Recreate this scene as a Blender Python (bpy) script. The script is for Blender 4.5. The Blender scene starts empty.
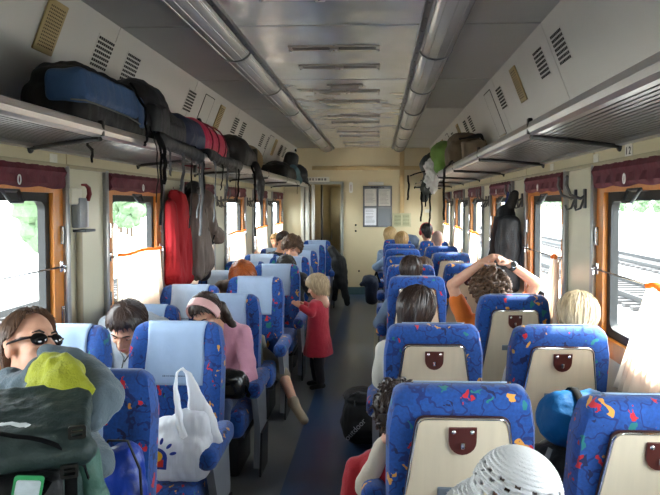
import bpy, bmesh, math, random
from mathutils import Vector, Matrix, noise
random.seed(7)
PI = math.pi
ROOT = bpy.context.scene.collection
C = bpy.data.collections.new('coach')      # linked to the scene at the very end
V = Vector

# ------------------------------------------------------------------ camera
CAM = V((0.29, 0.0, 1.65)); FPX = 640.0
YAW = math.radians(2.3); PIT = math.radians(2.0)
SHX = 23.3; SHY = -21.2
cd = bpy.data.cameras.new('camera'); cam = bpy.data.objects.new('camera', cd); C.objects.link(cam)
cam.location = CAM
cam.rotation_euler = (PI / 2 - PIT, 0, YAW)
cd.sensor_width = 36.0; cd.lens = FPX * 36.0 / 660.0
cd.shift_x = -SHX / 660.0; cd.shift_y = SHY / 660.0
cd.clip_start = 0.02; cd.clip_end = 2000
bpy.context.scene.camera = cam
ROT = cam.rotation_euler.to_matrix()
def at(px, py, Y):
    """point of the coach seen at a pixel, at the distance Y down the coach"""
    d = ROT @ V(((px - 330 - SHX) / FPX, -(py - 247.5 - SHY) / FPX, -1.0))
    return CAM + d * (Y / d.y)

# ------------------------------------------------------------------ materials
def lin(c):
    return tuple((x / 12.92 if x <= .04045 else ((x + .055) / 1.055) ** 2.4) for x in c) + (1.0,)
class NT:
    def __init__(s, name):
        s.m = bpy.data.materials.new(name); s.m.use_nodes = True
        s.t = s.m.node_tree; s.b = s.t.nodes['Principled BSDF']; s.out = s.t.nodes['Material Output']
    def n(s, typ, **kw):
        nd = s.t.nodes.new(typ)
        for k, v in kw.items():
            if k.startswith('i_'): nd.inputs[k[2:].replace('_', ' ')].default_value = v
            else: setattr(nd, k, v)
        return nd
    def l(s, a, b): s.t.links.new(a, b)
    def math(s, op, a, b=None):
        nd = s.n('ShaderNodeMath', operation=op)
        for i, x in enumerate((a, b)):
            if x is None: continue
            if isinstance(x, (int, float)): nd.inputs[i].default_value = x
            else: s.l(x, nd.inputs[i])
        return nd.outputs[0]
    def mix(s, fac, a, b):
        nd = s.n('ShaderNodeMix', data_type='RGBA')
        for sock, x in ((nd.inputs[0], fac), (nd.inputs[6], a), (nd.inputs[7], b)):
            if isinstance(x, (int, float)): sock.default_value = x
            elif isinstance(x, tuple): sock.default_value = x
            else: s.l(x, sock)
        return nd.outputs[2]
def pm(name, col, rough=.6, metal=0., var=.12, scale=14., bump=0., bscale=60., spec=None, stretch=(1, 1, 1), sheen=0.):
    """plain surface with a little procedural unevenness of colour and relief"""
    s = NT(name); c = lin(col)
    tc = s.n('ShaderNodeTexCoord'); mp = s.n('ShaderNodeMapping'); mp.inputs['Scale'].default_value = stretch
    s.l(tc.outputs['Object'], mp.inputs['Vector'])
    nz = s.n('ShaderNodeTexNoise'); nz.inputs['Scale'].default_value = scale; nz.inputs['Detail'].default_value = 4
    s.l(mp.outputs[0], nz.inputs['Vector'])
    lo = tuple(x * (1 - var) for x in c[:3]) + (1,); hi = tuple(min(1, x * (1 + var)) for x in c[:3]) + (1,)
    s.l(s.mix(nz.outputs[0], lo, hi), s.b.inputs['Base Color'])
    s.b.inputs['Roughness'].default_value = rough; s.b.inputs['Metallic'].default_value = metal
    if spec is not None: s.b.inputs['Specular IOR Level'].default_value = spec
    if sheen: s.b.inputs['Sheen Weight'].default_value = sheen
    if bump:
        n2 = s.n('ShaderNodeTexNoise'); n2.inputs['Scale'].default_value = bscale; n2.inputs['Detail'].default_value = 3
        s.l(mp.outputs[0], n2.inputs['Vector'])
        bp = s.n('ShaderNodeBump'); bp.inputs['Strength'].default_value = bump; bp.inputs['Distance'].default_value = .01
        s.l(n2.outputs[0], bp.inputs['Height']); s.l(bp.outputs[0], s.b.inputs['Normal'])
    return s.m
M = {}
def mat(key, *a, **k):
    if key not in M: M[key] = pm(key, *a, **k)
    return M[key]

# ------------------------------------------------------------------ shape helpers (all add to a bmesh)
def nb(): return bmesh.new()
def box(bm, c, s, R=None, bev=0., seg=2):
    r = bmesh.ops.create_cube(bm, size=1.0); vs = r['verts']
    m = Matrix.Diagonal((s[0], s[1], s[2], 1))
    bmesh.ops.transform(bm, matrix=m, verts=vs)
    if bev:
        es = list({e for v in vs for e in v.link_edges})
        rb = bmesh.ops.bevel(bm, geom=es, offset=min(bev, min(s) * .49), segments=seg, profile=.5, affect='EDGES')
        vs = list({v for f in rb['faces'] for v in f.verts} | {v for v in vs if v.is_valid})
    t = Matrix.Translation(V(c)) @ (R.to_4x4() if R is not None else Matrix.Identity(4))
    bmesh.ops.transform(bm, matrix=t, verts=vs)
    return vs
def ell(bm, c, r, R=None, u=16, v=10):
    rr = bmesh.ops.create_uvsphere(bm, u_segments=u, v_segments=v, radius=1.0)
    m = Matrix.Translation(V(c)) @ (R.to_4x4() if R is not None else Matrix.Identity(4)) @ Matrix.Diagonal((r[0], r[1], r[2], 1))
    bmesh.ops.transform(bm, matrix=m, verts=rr['verts'])
def rings(bm, rs, cap=True, close=True):
    vv = [[bm.verts.new(p) for p in r] for r in rs]
    n = len(rs[0])
    for a, b in zip(vv, vv[1:]):
        for i in range(n if close else n - 1):
            j = (i + 1) % n
            bm.faces.new((a[i], a[j], b[j], b[i]))
    if cap and close:
        bm.faces.new(list(reversed(vv[0]))); bm.faces.new(vv[-1])
    return vv
def frame_of(d, up=None):
    d = d.normalized()
    a = V((0, 0, 1)) if up is None else up
    if abs(d.dot(a)) > .97: a = V((0, 1, 0))
    x = d.cross(a).normalized(); y = x.cross(d).normalized()
    return x, y
def tube(bm, pts, r, n=8, cap=True, flat=1.0, up=None):
    pts = [V(p) for p in pts]
    rad = r if isinstance(r, (list, tuple)) else [r] * len(pts)
    rs = []; px = None
    for i, p in enumerate(pts):
        d = (pts[min(i + 1, len(pts) - 1)] - pts[max(i - 1, 0)])
        if px is None: x, y = frame_of(d, up)
        else:
            d.normalize(); x = (px - d * px.dot(d))
            if x.length < 1e-5: x, _ = frame_of(d, up)
            x.normalize(); y = x.cross(d).normalized()
        px = x
        rs.append([p + (x * math.cos(t) + y * math.sin(t) * flat) * rad[i] for t in [2 * PI * k / n for k in range(n)]])
    rings(bm, rs, cap)
def caps(bm, a, b, ra, rb, n=14, e=1.0, fw=None):
    """tapered limb piece with round ends"""
    a = V(a); b = V(b); d = b - a; L = d.length
    if L < 1e-6: ell(bm, a, (ra, ra, ra)); return
    d.normalize(); x, y = frame_of(d, fw)
    rs = []
    for t in (-.98, -.8, -.5, -.2): rs.append((a + d * ra * t, ra * math.sqrt(1 - t * t)))
    for k in range(5): rs.append((a.lerp(b, k / 4), ra + (rb - ra) * k / 4))
    for t in (.2, .5, .8, .98): rs.append((b + d * rb * t, rb * math.sqrt(1 - t * t)))
    rings(bm, [[p + (x * math.cos(q) + y * math.sin(q) * e) * r for q in [2 * PI * k / n for k in range(n)]] for p, r in rs])
def lathe(bm, prof, c=(0, 0, 0), n=24, R=None):
    m = Matrix.Translation(V(c)) @ (R.to_4x4() if R is not None else Matrix.Identity(4))
    rings(bm, [[m @ V((r * math.cos(t), r * math.sin(t), z)) for t in [2 * PI * k / n for k in range(n)]] for r, z in prof])
def prism(bm, poly, h, Mx):
    """flat outline (x,y) raised by h along local z"""
    a = [bm.verts.new(Mx @ V((x, y, 0))) for x, y in poly]; b = [bm.verts.new(Mx @ V((x, y, h))) for x, y in poly]
    n = len(poly)
    bm.faces.new(list(reversed(a))); bm.faces.new(b)
    for i in range(n): bm.faces.new((a[i], a[(i + 1) % n], b[(i + 1) % n], b[i]))
def rrect(x0, y0, x1, y1, r, n=5):
    out = []
    for cx, cy, a0 in ((x1 - r, y1 - r, 0), (x0 + r, y1 - r, 90), (x0 + r, y0 + r, 180), (x1 - r, y0 + r, 270)):
        for k in range(n + 1):
            t = math.radians(a0 + 90 * k / n); out.append((cx + r * math.cos(t), cy + r * math.sin(t)))
    return out
def ringframe(bm, po, pi, h, Mx):
    """frame between an outer and an inner outline of equal point count"""
    n = len(po)
    L = [[bm.verts.new(Mx @ V((x, y, z))) for x, y in p] for p, z in ((po, 0), (po, h), (pi, h), (pi, 0))]
    for a, b in ((0, 1), (1, 2), (2, 3), (3, 0)):
        for i in range(n):
            j = (i + 1) % n; bm.faces.new((L[a][i], L[a][j], L[b][j], L[b][i]))
def basis(o, x, y, z):
    return Matrix(((x[0], y[0], z[0], o[0]), (x[1], y[1], z[1], o[1]), (x[2], y[2], z[2], o[2]), (0, 0, 0, 1)))
def rx(a): return Matrix.Rotation(a, 3, 'X')
def ry(a): return Matrix.Rotation(a, 3, 'Y')
def rz(a): return Matrix.Rotation(a, 3, 'Z')

def finish(me, m, smooth=40):
    me.materials.append(m)
    if smooth:
        me.polygons.foreach_set('use_smooth', [True] * len(me.polygons))
        try: me.set_sharp_from_angle(angle=math.radians(smooth))
        except Exception: pass
    me.update()
def obj(name, bm, m, parent=None, smooth=40, loc=None):
    bmesh.ops.recalc_face_normals(bm, faces=bm.faces[:])
    me = bpy.data.meshes.new(name); bm.to_mesh(me); bm.free()
    finish(me, m, smooth)
    return link(name, me, parent, loc)
def link(name, me, parent=None, loc=None):
    o = bpy.data.objects.new(name, me); C.objects.link(o)
    if parent is not None: o.parent = parent
    if loc is not None: o.location = loc
    return o
TMP = {'m': []}
def fuse(name, bm, m, parent=None, voxel=.01, sm=4, wr=0., wsc=9., loc=None, smf=.5, zs=1.):
    """melt overlapping pieces into one continuous skin, smooth it, give it folds"""
    me0 = bpy.data.meshes.new('t'); bmesh.ops.recalc_face_normals(bm, faces=bm.faces[:]); bm.to_mesh(me0); bm.free()
    if 'o' not in TMP:
        t = bpy.data.objects.new('t', me0); ROOT.objects.link(t); TMP['o'] = t
        md = t.modifiers.new('r', 'REMESH'); md.mode = 'VOXEL'; t.modifiers.new('s', 'SMOOTH')
    t = TMP['o']; t.data = me0; t.modifiers['r'].voxel_size = voxel; t.modifiers['s'].factor = smf; t.modifiers['s'].iterations = sm
    dg = bpy.context.evaluated_depsgraph_get(); dg.update()
    me = bpy.data.meshes.new_from_object(t.evaluated_get(dg), depsgraph=dg)
    TMP['m'].append(me0)
    if wr:
        nrm = [v.normal.copy() for v in me.vertices]
        for v, nv in zip(me.vertices, nrm):
            p = V((v.co.x, v.co.y, v.co.z * zs))
            k = noise.noise(p * wsc) + .6 * noise.noise(V((p.x * 2, p.y * 2, p.z)) * wsc * 1.9 + V((5, 3, 1))) + .9 * (abs(noise.noise(V((p.x, p.y, p.z * 1.6)) * wsc * .8 + V((9, 9, 9)))) - .25)
            v.co = v.co + nv * (k * wr)
    me.name = name; me.materials.clear(); finish(me, m, 0)
    me.polygons.foreach_set('use_smooth', [True] * len(me.polygons))
    return link(name, me, parent, loc)

def tag(o, label=None, cat=None, group=None, kind=None):
    if label: o['label'] = label
    if cat: o['category'] = cat
    if group: o['group'] = group
    if kind: o['kind'] = kind
    return o
def thing(name, label, cat, loc=(0, 0, 0), rot=0., group=None, kind=None):
    o = bpy.data.objects.new(name, None); C.objects.link(o); o.empty_display_size = .1
    o.location = loc; o.rotation_euler = (0, 0, rot)
    return tag(o, label, cat, group, kind)
def struct(name, bm, m, parent=None, smooth=40):
    o = obj(name, bm, m, parent, smooth)
    if parent is None: o['kind'] = 'structure'
    return o
KIDS = {}
def dup(o, loc, rot=None, label=None, group=None):
    r = o.copy(); C.objects.link(r); r.location = loc
    if rot is not None: r.rotation_euler = (0, 0, rot)
    if label: r['label'] = label
    if group: r['group'] = group
    for ch in list(o.children):
        c = ch.copy(); C.objects.link(c); c.parent = r
        for g in ch.children:
            d = g.copy(); C.objects.link(d); d.parent = c
    return r
# ================================================================== the coach
W = 1.45; YE = 11.6; YB = -1.6; ZC = 2.65
WF = [3.45 + 1.58 * k for k in range(-2, 6)]     # far edge of every window bay
WN = 1.02; ZW0, ZW1 = .88, 1.85
cream = mat('cream_laminate', (.80, .78, .68), .28, var=.05, scale=5, bump=.02, bscale=8)
creamd = mat('cream_band', (.76, .72, .58), .4, var=.05, scale=4)
endm = mat('end_wall_paint', (.82, .77, .63), .45, var=.05, scale=3)
alu = mat('aluminium_trim', (.66, .66, .66), .35, .85, var=.08, scale=30, stretch=(4, .3, 4))
dark = mat('black_plastic', (.06, .06, .065), .45)
greym = mat('grey_plastic', (.52, .53, .54), .5)
woodv = mat('varnished_wood', (.76, .47, .17), .3, var=.25, scale=30, stretch=(2, 2, .2))
rubber = mat('black_rubber', (.05, .055, .05), .6)
steel = mat('steel', (.72, .72, .72), .25, 1.0, var=.05)
chrome = mat('chrome', (.9, .9, .9), .12, 1.0, var=.02)
white = mat('white_plastic', (.86, .86, .84), .4, var=.04)
coverp = mat('lamp_cover_plastic', (.74, .73, .72), .25, .25, var=.06, scale=20, stretch=(1, .2, 1))
panelm = mat('white_panel', (.76, .755, .74), .38, .1, var=.05, scale=3, bump=.03, bscale=4)

# floor
def floor_mat():
    s = NT('linoleum'); tc = s.n('ShaderNodeTexCoord')
    nz = s.n('ShaderNodeTexNoise', i_Scale=160.); s.l(tc.outputs['Object'], nz.inputs['Vector'])
    n2 = s.n('ShaderNodeTexNoise', i_Scale=2.2); s.l(tc.outputs['Object'], n2.inputs['Vector'])
    a = s.mix(nz.outputs[0], lin((.36, .37, .35)), lin((.50, .50, .48)))
    b = s.mix(n2.outputs[0], lin((.36, .37, .36)), a)
    s.l(b, s.b.inputs['Base Color']); s.b.inputs['Roughness'].default_value = .33
    return s.m
bm = nb(); box(bm, (0, (YB + YE) / 2, -.05), (2 * W + .2, YE - YB + .4, .1)); struct('floor', bm, floor_mat())
bm = nb(); box(bm, (-.02, (YB + YE) / 2, .001), (.50, YE - YB - .01, .003)); struct('floor_strip', bm, mat('blue_linoleum', (.17, .27, .39), .3, var=.2, scale=120))

# ceiling: crinkled metal sheets
def metal_ceiling(name, col, rough, bumps, sc):
    s = NT(name); tc = s.n('ShaderNodeTexCoord'); mp = s.n('ShaderNodeMapping'); mp.inputs['Scale'].default_value = (1.5, 1.2, 1)
    s.l(tc.outputs['Object'], mp.inputs['Vector'])
    n1 = s.n('ShaderNodeTexNoise', i_Scale=sc); n1.inputs['Detail'].default_value = 1.5; s.l(mp.outputs[0], n1.inputs['Vector'])
    n2 = s.n('ShaderNodeTexNoise', i_Scale=.8); s.l(tc.outputs['Object'], n2.inputs['Vector'])
    c = lin(col)
    s.l(s.mix(n2.outputs[0], tuple(x * .85 for x in c[:3]) + (1,), c), s.b.inputs['Base Color'])
    s.b.inputs['Metallic'].default_value = .55; s.b.inputs['Roughness'].default_value = rough
    bp = s.n('ShaderNodeBump', i_Strength=bumps, i_Distance=.05); s.l(n1.outputs[0], bp.inputs['Height']); s.l(bp.outputs[0], s.b.inputs['Normal'])
    return s.m
SEAM = [3.65 + 1.58 * k for k in range(-4, 6)]
seams = [YB] + [y for y in SEAM if YB < y < YE - .1] + [YE]
bm = nb()
for a, b in zip(seams, seams[1:]): box(bm, (0, (a + b) / 2, ZC + .025), (1.06, b - a - .02, .03), bev=.006)
struct('ceiling', bm, metal_ceiling('crinkled_ceiling_sheet', (.90, .90, .90), .22, .55, 1.9), smooth=15)
bm = nb(); box(bm, (0, (YB + YE) / 2 + .6, ZC + .10), (3.1, YE - YB + 1.6, .04)); struct('ceiling_back', bm, mat('dark_seam', (.18, .18, .18), .7))
sidec = metal_ceiling('ceiling_side_sheet', (.74, .74, .73), .42, .25, 1.8)
for s, nm in ((-1, 'ceiling_side_left'), (1, 'ceiling_side_right')):
    bm = nb()
    for a, b in zip(seams, seams[1:]): box(bm, (s * .955, (a + b) / 2, ZC + .025), (.50, b - a - .022, .03), bev=.004)
    struct(nm, bm, sidec, smooth=15)
    # inner metal rail beside the lamps
    bm = nb(); box(bm, (s * .535, (YB + YE) / 2, ZC + .0), (.035, YE - YB, .03), bev=.004)
    y = YB + .1
    while y < YE: ell(bm, (s * .535, y, ZC - .017), (.007, .007, .005), u=8, v=5); y += .26
    struct('trim_%d' % (1 if s < 0 else 2), bm, mat('lamp_rail_metal', (.42, .42, .42), .4, .8))
# sloped upper panels
def slope(s, y, t):      # t 0 at the ceiling edge, 1 at the wall behind the rack
    return V((s * (1.19 + .26 * t), y, ZC + .01 - .66 * t))
for s, nm in ((-1, 'wall_left_upper'), (1, 'wall_right_upper')):
    bm = nb()
    for a, b in zip(seams, seams[1:]):
        q = [slope(s, a + .004, 0), slope(s, b - .004, 0), slope(s, b - .004, 1), slope(s, a + .004, 1)]
        n = V((s, 0, .4)).normalized() * .03
        v0 = [bm.verts.new(p) for p in q]; v1 = [bm.verts.new(p + n) for p in q]
        bm.faces.new(v0); bm.faces.new(v1)
        for i in range(4): bm.faces.new((v0[i], v0[(i + 1) % 4], v1[(i + 1) % 4], v1[i]))
    struct(nm, bm, panelm, smooth=0)
    bm = nb(); q = [slope(s, YB, -.02), slope(s, YE, -.02), slope(s, YE, 1), slope(s, YB, 1)]
    n = V((s, 0, .4)).normalized() * .034; n2 = n * 1.8
    v0 = [bm.verts.new(p + n) for p in q]; v1 = [bm.verts.new(p + n2) for p in q]
    bm.faces.new(v0); bm.faces.new(v1)
    for i in range(4): bm.faces.new((v0[i], v0[(i + 1) % 4], v1[(i + 1) % 4], v1[i]))
    struct('trim_%d' % (3 if s < 0 else 4), bm, M['dark_seam'], smooth=0)
# side walls with window bays
for s, nm in ((-1, 'wall_left'), (1, 'wall_right')):
    bm = nb(); xc = s * (W + .05)
    box(bm, (xc, (YB + YE) / 2, ZW0 / 2), (.1, YE - YB, ZW0))
    box(bm, (xc, (YB + YE) / 2, (ZW1 + 2.02) / 2), (.1, YE - YB, 2.02 - ZW1))
    edges = [YB] + [e for f in WF for e in (f - WN, f)] + [YE]
    for a, b in zip(edges[::2], edges[1::2]):
        if b - a > .01: box(bm, (xc, (a + b) / 2, (ZW0 + ZW1) / 2), (.1, b - a, ZW1 - ZW0))
    struct(nm, bm, cream, smooth=0)
    bm = nb(); box(bm, (s * (W - .004), (YB + YE) / 2, 1.925), (.008, YE - YB, .14))
    struct('trim_%d' % (5 if s < 0 else 6), bm, creamd, smooth=0)
    bm = nb(); box(bm, (s * (W - .012), (YB + YE) / 2, 1.858), (.024, YE - YB, .022), bev=.004)
    for f in WF:
        box(bm, (s * (W - .009), f + .04, 1.925), (.004, .006, .14))
    struct('trim_%d' % (7 if s < 0 else 8), bm, mat('band_edge', (.62, .58, .46), .4))
    bm = nb(); box(bm, (s * (W - .01), (YB + YE) / 2, .06), (.02, YE - YB, .12)); struct('baseboard_left' if s < 0 else 'baseboard_right', bm, mat('grey_skirting', (.3, .32, .34), .5))
    # outer roof shoulder keeps the sky out
    bm = nb(); box(bm, (s * (W + .08), (YB + YE) / 2, 2.4), (.1, YE - YB, .8)); struct('roof_left' if s < 0 else 'roof_right', bm, M['dark_seam'])

# windows
glassm = NT('window_glass')
_t = glassm.n('ShaderNodeBsdfTransparent'); _t.inputs[0].default_value = (.95, .97, .96, 1)
_g = glassm.n('ShaderNodeBsdfGlossy'); _g.inputs['Roughness'].default_value = .02
_f = glassm.n('ShaderNodeLayerWeight'); _f.inputs[0].default_value = .12
_m = glassm.n('ShaderNodeMixShader'); glassm.l(glassm.math('MULTIPLY', glassm.math('POWER', _f.outputs[1], 3.0), .5), _m.inputs[0]); glassm.l(_t.outputs[0], _m.inputs[1]); glassm.l(_g.outputs[0], _m.inputs[2])
glassm.l(_m.outputs[0], glassm.out.inputs['Surface']); glassm = glassm.m
blindm = mat('burgundy_cloth', (.36, .13, .17), .75, var=.35, scale=18, bump=.3, bscale=40, stretch=(1, 2, .6))
curt = NT('curtain_cloth'); _c = lin((1.0, .97, .93))
_n = curt.n('ShaderNodeTexNoise', i_Scale=25.); _d = curt.n('ShaderNodeBsdfDiffuse'); _tr = curt.n('ShaderNodeBsdfTranslucent')
_d.inputs[0].default_value = _c; _tr.inputs[0].default_value = lin((1.0, .96, .91)); _mx = curt.n('ShaderNodeMixShader'); _mx.inputs[0].default_value = .6
curt.l(_d.outputs[0], _mx.inputs[1]); curt.l(_tr.outputs[0], _mx.inputs[2]); curt.l(_mx.outputs[0], curt.out.inputs['Surface']); curt = curt.m
hemm = NT('orange_hem'); _d = hemm.n('ShaderNodeBsdfDiffuse'); _tr = hemm.n('ShaderNodeBsdfTranslucent')
_d.inputs[0].default_value = lin((.95, .62, .32)); _tr.inputs[0].default_value = lin((.98, .62, .28)); _mx = hemm.n('ShaderNodeMixShader'); _mx.inputs[0].default_value = .5
hemm.l(_d.outputs[0], _mx.inputs[1]); hemm.l(_tr.outputs[0], _mx.inputs[2]); hemm.l(_mx.outputs[0], hemm.out.inputs['Surface']); hemm = hemm.m

ORD = ['nearest', 'second nearest', 'third nearest', 'fourth nearest', 'fifth nearest', 'farthest', 'farthest']
wi = 0
for s, side in ((-1, 'left'), (1, 'right')):
    for k, F in enumerate(WF):
        wi += 1; N = F - WN
        w = thing('window_%d' % wi, None, None, (s * W, (N + F) / 2, ZW0), kind='structure')
        # local: x outward*s, y along, z up  ->  outline in (y,z)
        Mx = basis((s * -.004, 0, 0), (0, 1, 0), (0, 0, 1), (s, 0, 0))
        h = ZW1 - ZW0
        bm = nb(); ringframe(bm, rrect(-WN / 2, 0, WN / 2, h, .002), rrect(-WN / 2 + .10, .09, WN / 2 - .10, h - .14, .004), .06, Mx)
        obj('wooden_frame', bm, woodv, w)
        bm = nb(); ringframe(bm, rrect(-WN / 2 + .099, .089, WN / 2 - .099, h - .139, .004), rrect(-WN / 2 + .145, .135, WN / 2 - .145, h - .185, .05), .04, basis((s * .02, 0, 0), (0, 1, 0), (0, 0, 1), (s, 0, 0)))
        obj('gasket', bm, rubber, w)
        bm = nb(); box(bm, (s * .045, 0, h / 2), (.006, WN - .25, h - .24)); obj('glass_pane', bm, glassm, w)
        for e in (-1, 1):
            bm = nb(); box(bm, (s * -.013, e * (WN / 2 + .022), .34), (.026, .045, 1.28), bev=.006); obj('post', bm, alu, w)
            bm = nb()
            for z in (.16, .60): box(bm, (s * -.008, e * (WN / 2 - .02), z), (.01, .035, .10), bev=.004); tube(bm, [(s * -.016, e * (WN / 2 - .03), z - .045), (s * -.016, e * (WN / 2 - .03), z + .045)], .006, 6)
            obj('hinge', bm, steel, w)
        if N > 1.0:
            q = k - 2 if k >= 2 else 0
            wn = '%s %s window' % (ORD[min(q, 5)], side)
            # rolled-up burgundy blind
            b = thing('roller_blind', 'burgundy cloth blind rolled up over the ' + wn, 'blind', (s * (W - .006), (N + F) / 2, 1.735), group='burgundy blinds over the windows')
            bm = nb(); ny = 40; fr = []; bk = []
            for i in range(ny + 1):
                y = -.49 + .98 * i / ny
                wv = .003 * math.sin(i * 1.1 + k) + .003 * math.sin(i * 2.7 + s)
                zb = -.005 * math.sin(i * .5 + k)
                fr.append([V((-s * (.016 + wv), y, .115)), V((-s * (.034 + wv * .6), y, .085)), V((-s * (.022 + wv), y, .06)), V((-s * (.030 - wv), y, .02)), V((-s * (.014 + wv), y, zb)), V((-s * .002, y, zb)), V((-s * .002, y, .115))])
            rings(bm, fr); obj('cloth', bm, blindm, b)
            bm = nb(); tube(bm, [(-s * .05, .012 * math.cos(t), .022 * math.sin(t) + .03) for t in [2 * PI * i / 12 for i in range(13)]], .0035, 6); obj('pull_ring', bm, white, b)
            # latch handle under the blind
            if k - 2 in (0, 1, 2, 3):
                hd = thing('window_latch', 'grey trapezoid metal latch handle at the top of the ' + wn, 'window handle', (s * (W + .02), (N + F) / 2 + .0, 1.665), group='window latch handles')
                bm = nb(); tube(bm, [(-s * .0, -.07, .05), (-s * .03, -.07, .05), (-s * .06, -.05, -.005), (-s * .06, .05, -.005), (-s * .03, .07, .05), (-s * .0, .07, .05)], .009, 8); tube(bm, [(-s * .03, -.07, .05), (-s * .03, .07, .05)], .007, 8)
                obj('grip', bm, mat('dark_steel', (.34, .35, .36), .4, .7), hd)
                bm = nb(); box(bm, (-s * .0, 0, .055), (.02, .19, .03), bev=.004); obj('base_plate', bm, M['dark_steel'], hd)
            # half curtain on its rail
            rd = thing('curtain_rod', 'thin steel curtain rod with bracket across the ' + wn, 'curtain rod', (s * (W - .03), (N + F) / 2, 1.31), group='curtain rods across the windows')
            bm = nb(); tube(bm, [(0, -.47, 0), (0, .47, 0)], .0045, 8); obj('rod', bm, steel, rd)
            for e in (-1, 1):
                bm = nb(); box(bm, (s * .02, e * .47, 0), (.012, .03, .06), bev=.003); tube(bm, [(s * .02, e * .47, .0), (0, e * .47, 0)], .007, 8); ell(bm, (-.0, e * .47, 0), (.013, .013, .013), u=10, v=6); tube(bm, [(0, e * .47, 0), (-s * .004, e * .465, -.03)], .005, 6)
                obj('bracket', bm, chrome, rd)
            cu = thing('curtain', 'white half curtain with orange top hem at the ' + wn, 'curtain', (s * (W - .03), (N + F) / 2, 1.31), group='half curtains on the windows')
            if s < 0: t0, t1, b0, b1 = -.40, .42, -.46, .50
            else: t0, t1, b0, b1 = {2: (-.46, -.22, -.46, .11), 3: (-.44, -.34, -.46, -.08)}.get(k, (-.40, .18, -.44, .40))
            if s < 0 and k == 2: t0, t1, b0, b1 = -.46, -.36, -.47, -.30
            bm = nb(); nu = 60; nv = 12; g = []
            for j in range(nv + 1):
                v = j / nv; row = []
                for i in range(nu + 1):
                    u = i / nu
                    y = (t0 + (t1 - t0) * u) * (1 - v) + (b0 + (b1 - b0) * u) * v
                    x = (.010 + .006 * v) * math.sin(u * 52 + k) + .006 * math.sin(u * 17 + v * 1.3 + 2 * k) * v
                    z = .004 - .53 * v + .012 * math.sin(u * 9 + k) * (1 - v) * .6
                    row.append(bm.verts.new((x - s * .012 * v, y, z)))
                g.append(row)
            for j in range(nv):
                for i in range(nu): bm.faces.new((g[j][i], g[j][i + 1], g[j + 1][i + 1], g[j + 1][i]))
            co = obj('cloth', bm, curt, cu, 80); md = co.modifiers.new('thickness', 'SOLIDIFY'); md.thickness = .002
            bm = nb(); pts = []
            for i in range(nu + 1):
                u = i / nu; pts.append((-s * .008 + .008 * math.sin(u * 52 + k), t0 + (t1 - t0) * u, .005 + .007 * math.sin(u * 9 + k)))
            tube(bm, pts, .011, 6); obj('hem', bm, hemm, cu, 80)

# end wall with its doorway
dL, dR, dT = at(305, 200, YE).x, at(342, 200, YE).x, at(330, 183, YE).z
bm = nb()
box(bm, ((-W + dL) / 2, YE + .04, ZC / 2 + .06), (dL + W, .08, ZC + .12)); box(bm, ((W + dR) / 2, YE + .04, ZC / 2 + .06), (W - dR, .08, ZC + .12))
box(bm, ((dL + dR) / 2, YE + .04, (ZC + .12 + dT) / 2), (dR - dL, .08, ZC + .12 - dT))
struct('wall_end', bm, endm, smooth=0)
bm = nb(); box(bm, (0, YB - .04, ZC / 2), (2 * W + .2, .08, ZC + .4)); struct('wall_back', bm, endm)
bm = nb(); box(bm, ((-W + dL) / 2, YE - .008, .07), (dL + W, .016, .14)); box(bm, ((W + dR) / 2, YE - .008, .07), (W - dR, .016, .14)); struct('baseboard_end', bm, mat('teal_skirting', (.30, .40, .42), .5))
# vestibule beyond the doorway
bm = nb(); vd = YE + 1.1
box(bm, ((dL + dR) / 2, vd + .03, 1.2), (1.6, .06, 2.4)); box(bm, (dL - .25, (YE + .09 + vd) / 2, 1.2), (.06, 1.01, 2.4)); box(bm, (dR + .25, (YE + .09 + vd) / 2, .75), (.06, 1.01, 1.5)); box(bm, (dR + .25, (YE + .09 + vd) / 2, 2.1), (.06, 1.01, .6))  # unseen slot added in the right side wall to let daylight in
box(bm, ((dL + dR) / 2, (YE + .09 + vd) / 2, -.05), (1.6, 1.0, .1)); box(bm, ((dL + dR) / 2, (YE + .09 + vd) / 2, 2.42), (1.6, 1.0, .06))
struct('wall_vestibule', bm, mat('vestibule_paint', (.66, .60, .46), .5))
d = thing('door_1', None, None, (0, YE, 0), kind='structure')
bm = nb()
for x in (dL, dR): box(bm, (x, -.012, dT / 2), (.05, .05, dT), bev=.006)
box(bm, ((dL + dR) / 2, -.012, dT), (dR - dL + .05, .05, .05), bev=.006); obj('door_frame', bm, mat('door_frame_grey', (.62, .63, .60), .4, .3), d)
bm = nb(); box(bm, (dL + .27, .42, dT / 2), (.03, .58, dT - .06), R=rz(.06), bev=.004); obj('door_leaf', bm, mat('door_dark', (.12, .11, .10), .35), d)
bm = nb(); box(bm, (dR - .16, 1.05, dT / 2), (.26, .03, dT - .1), bev=.004); obj('far_door', bm, mat('vestibule_panel', (.50, .46, .36), .5), d)
bm = nb(); tube(bm, [(dR - .26, 1.0, .95), (dR - .26, 1.0, 1.15)], .012, 8); obj('handle', bm, steel, d)
# white posts left of the doorway
bm = nb()
for px, w_ in ((303, .06), (308, .07), (313.5, .05)):
    p = at(px, 220, YE); box(bm, (p.x, YE - .05, 1.0), (w_, .1, 2.0), bev=.012)
struct('trim_9', bm, mat('post_white', (.80, .80, .76), .35, .2))
# conduits
bm = nb(); p = at(402, 169, YE)
box(bm, (p.x, YE - .012, (p.z * 0 + at(402, 213, YE).z + ZC) / 2), (.085, .024, ZC - at(402, 213, YE).z), bev=.004)
z = at(380, 168, YE).z; x0, x1 = at(312, 168, YE).x, at(445, 168, YE).x
box(bm, ((x0 + x1) / 2, YE - .01, z), (x1 - x0, .02, .07), bev=.004)
for px in (337, 363, 390, 420): box(bm, (at(px, 168, YE).x, YE - .016, z), (.03, .026, .085), bev=.003)
struct('trim_10', bm, mat('tan_conduit', (.76, .66, .48), .45))

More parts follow.
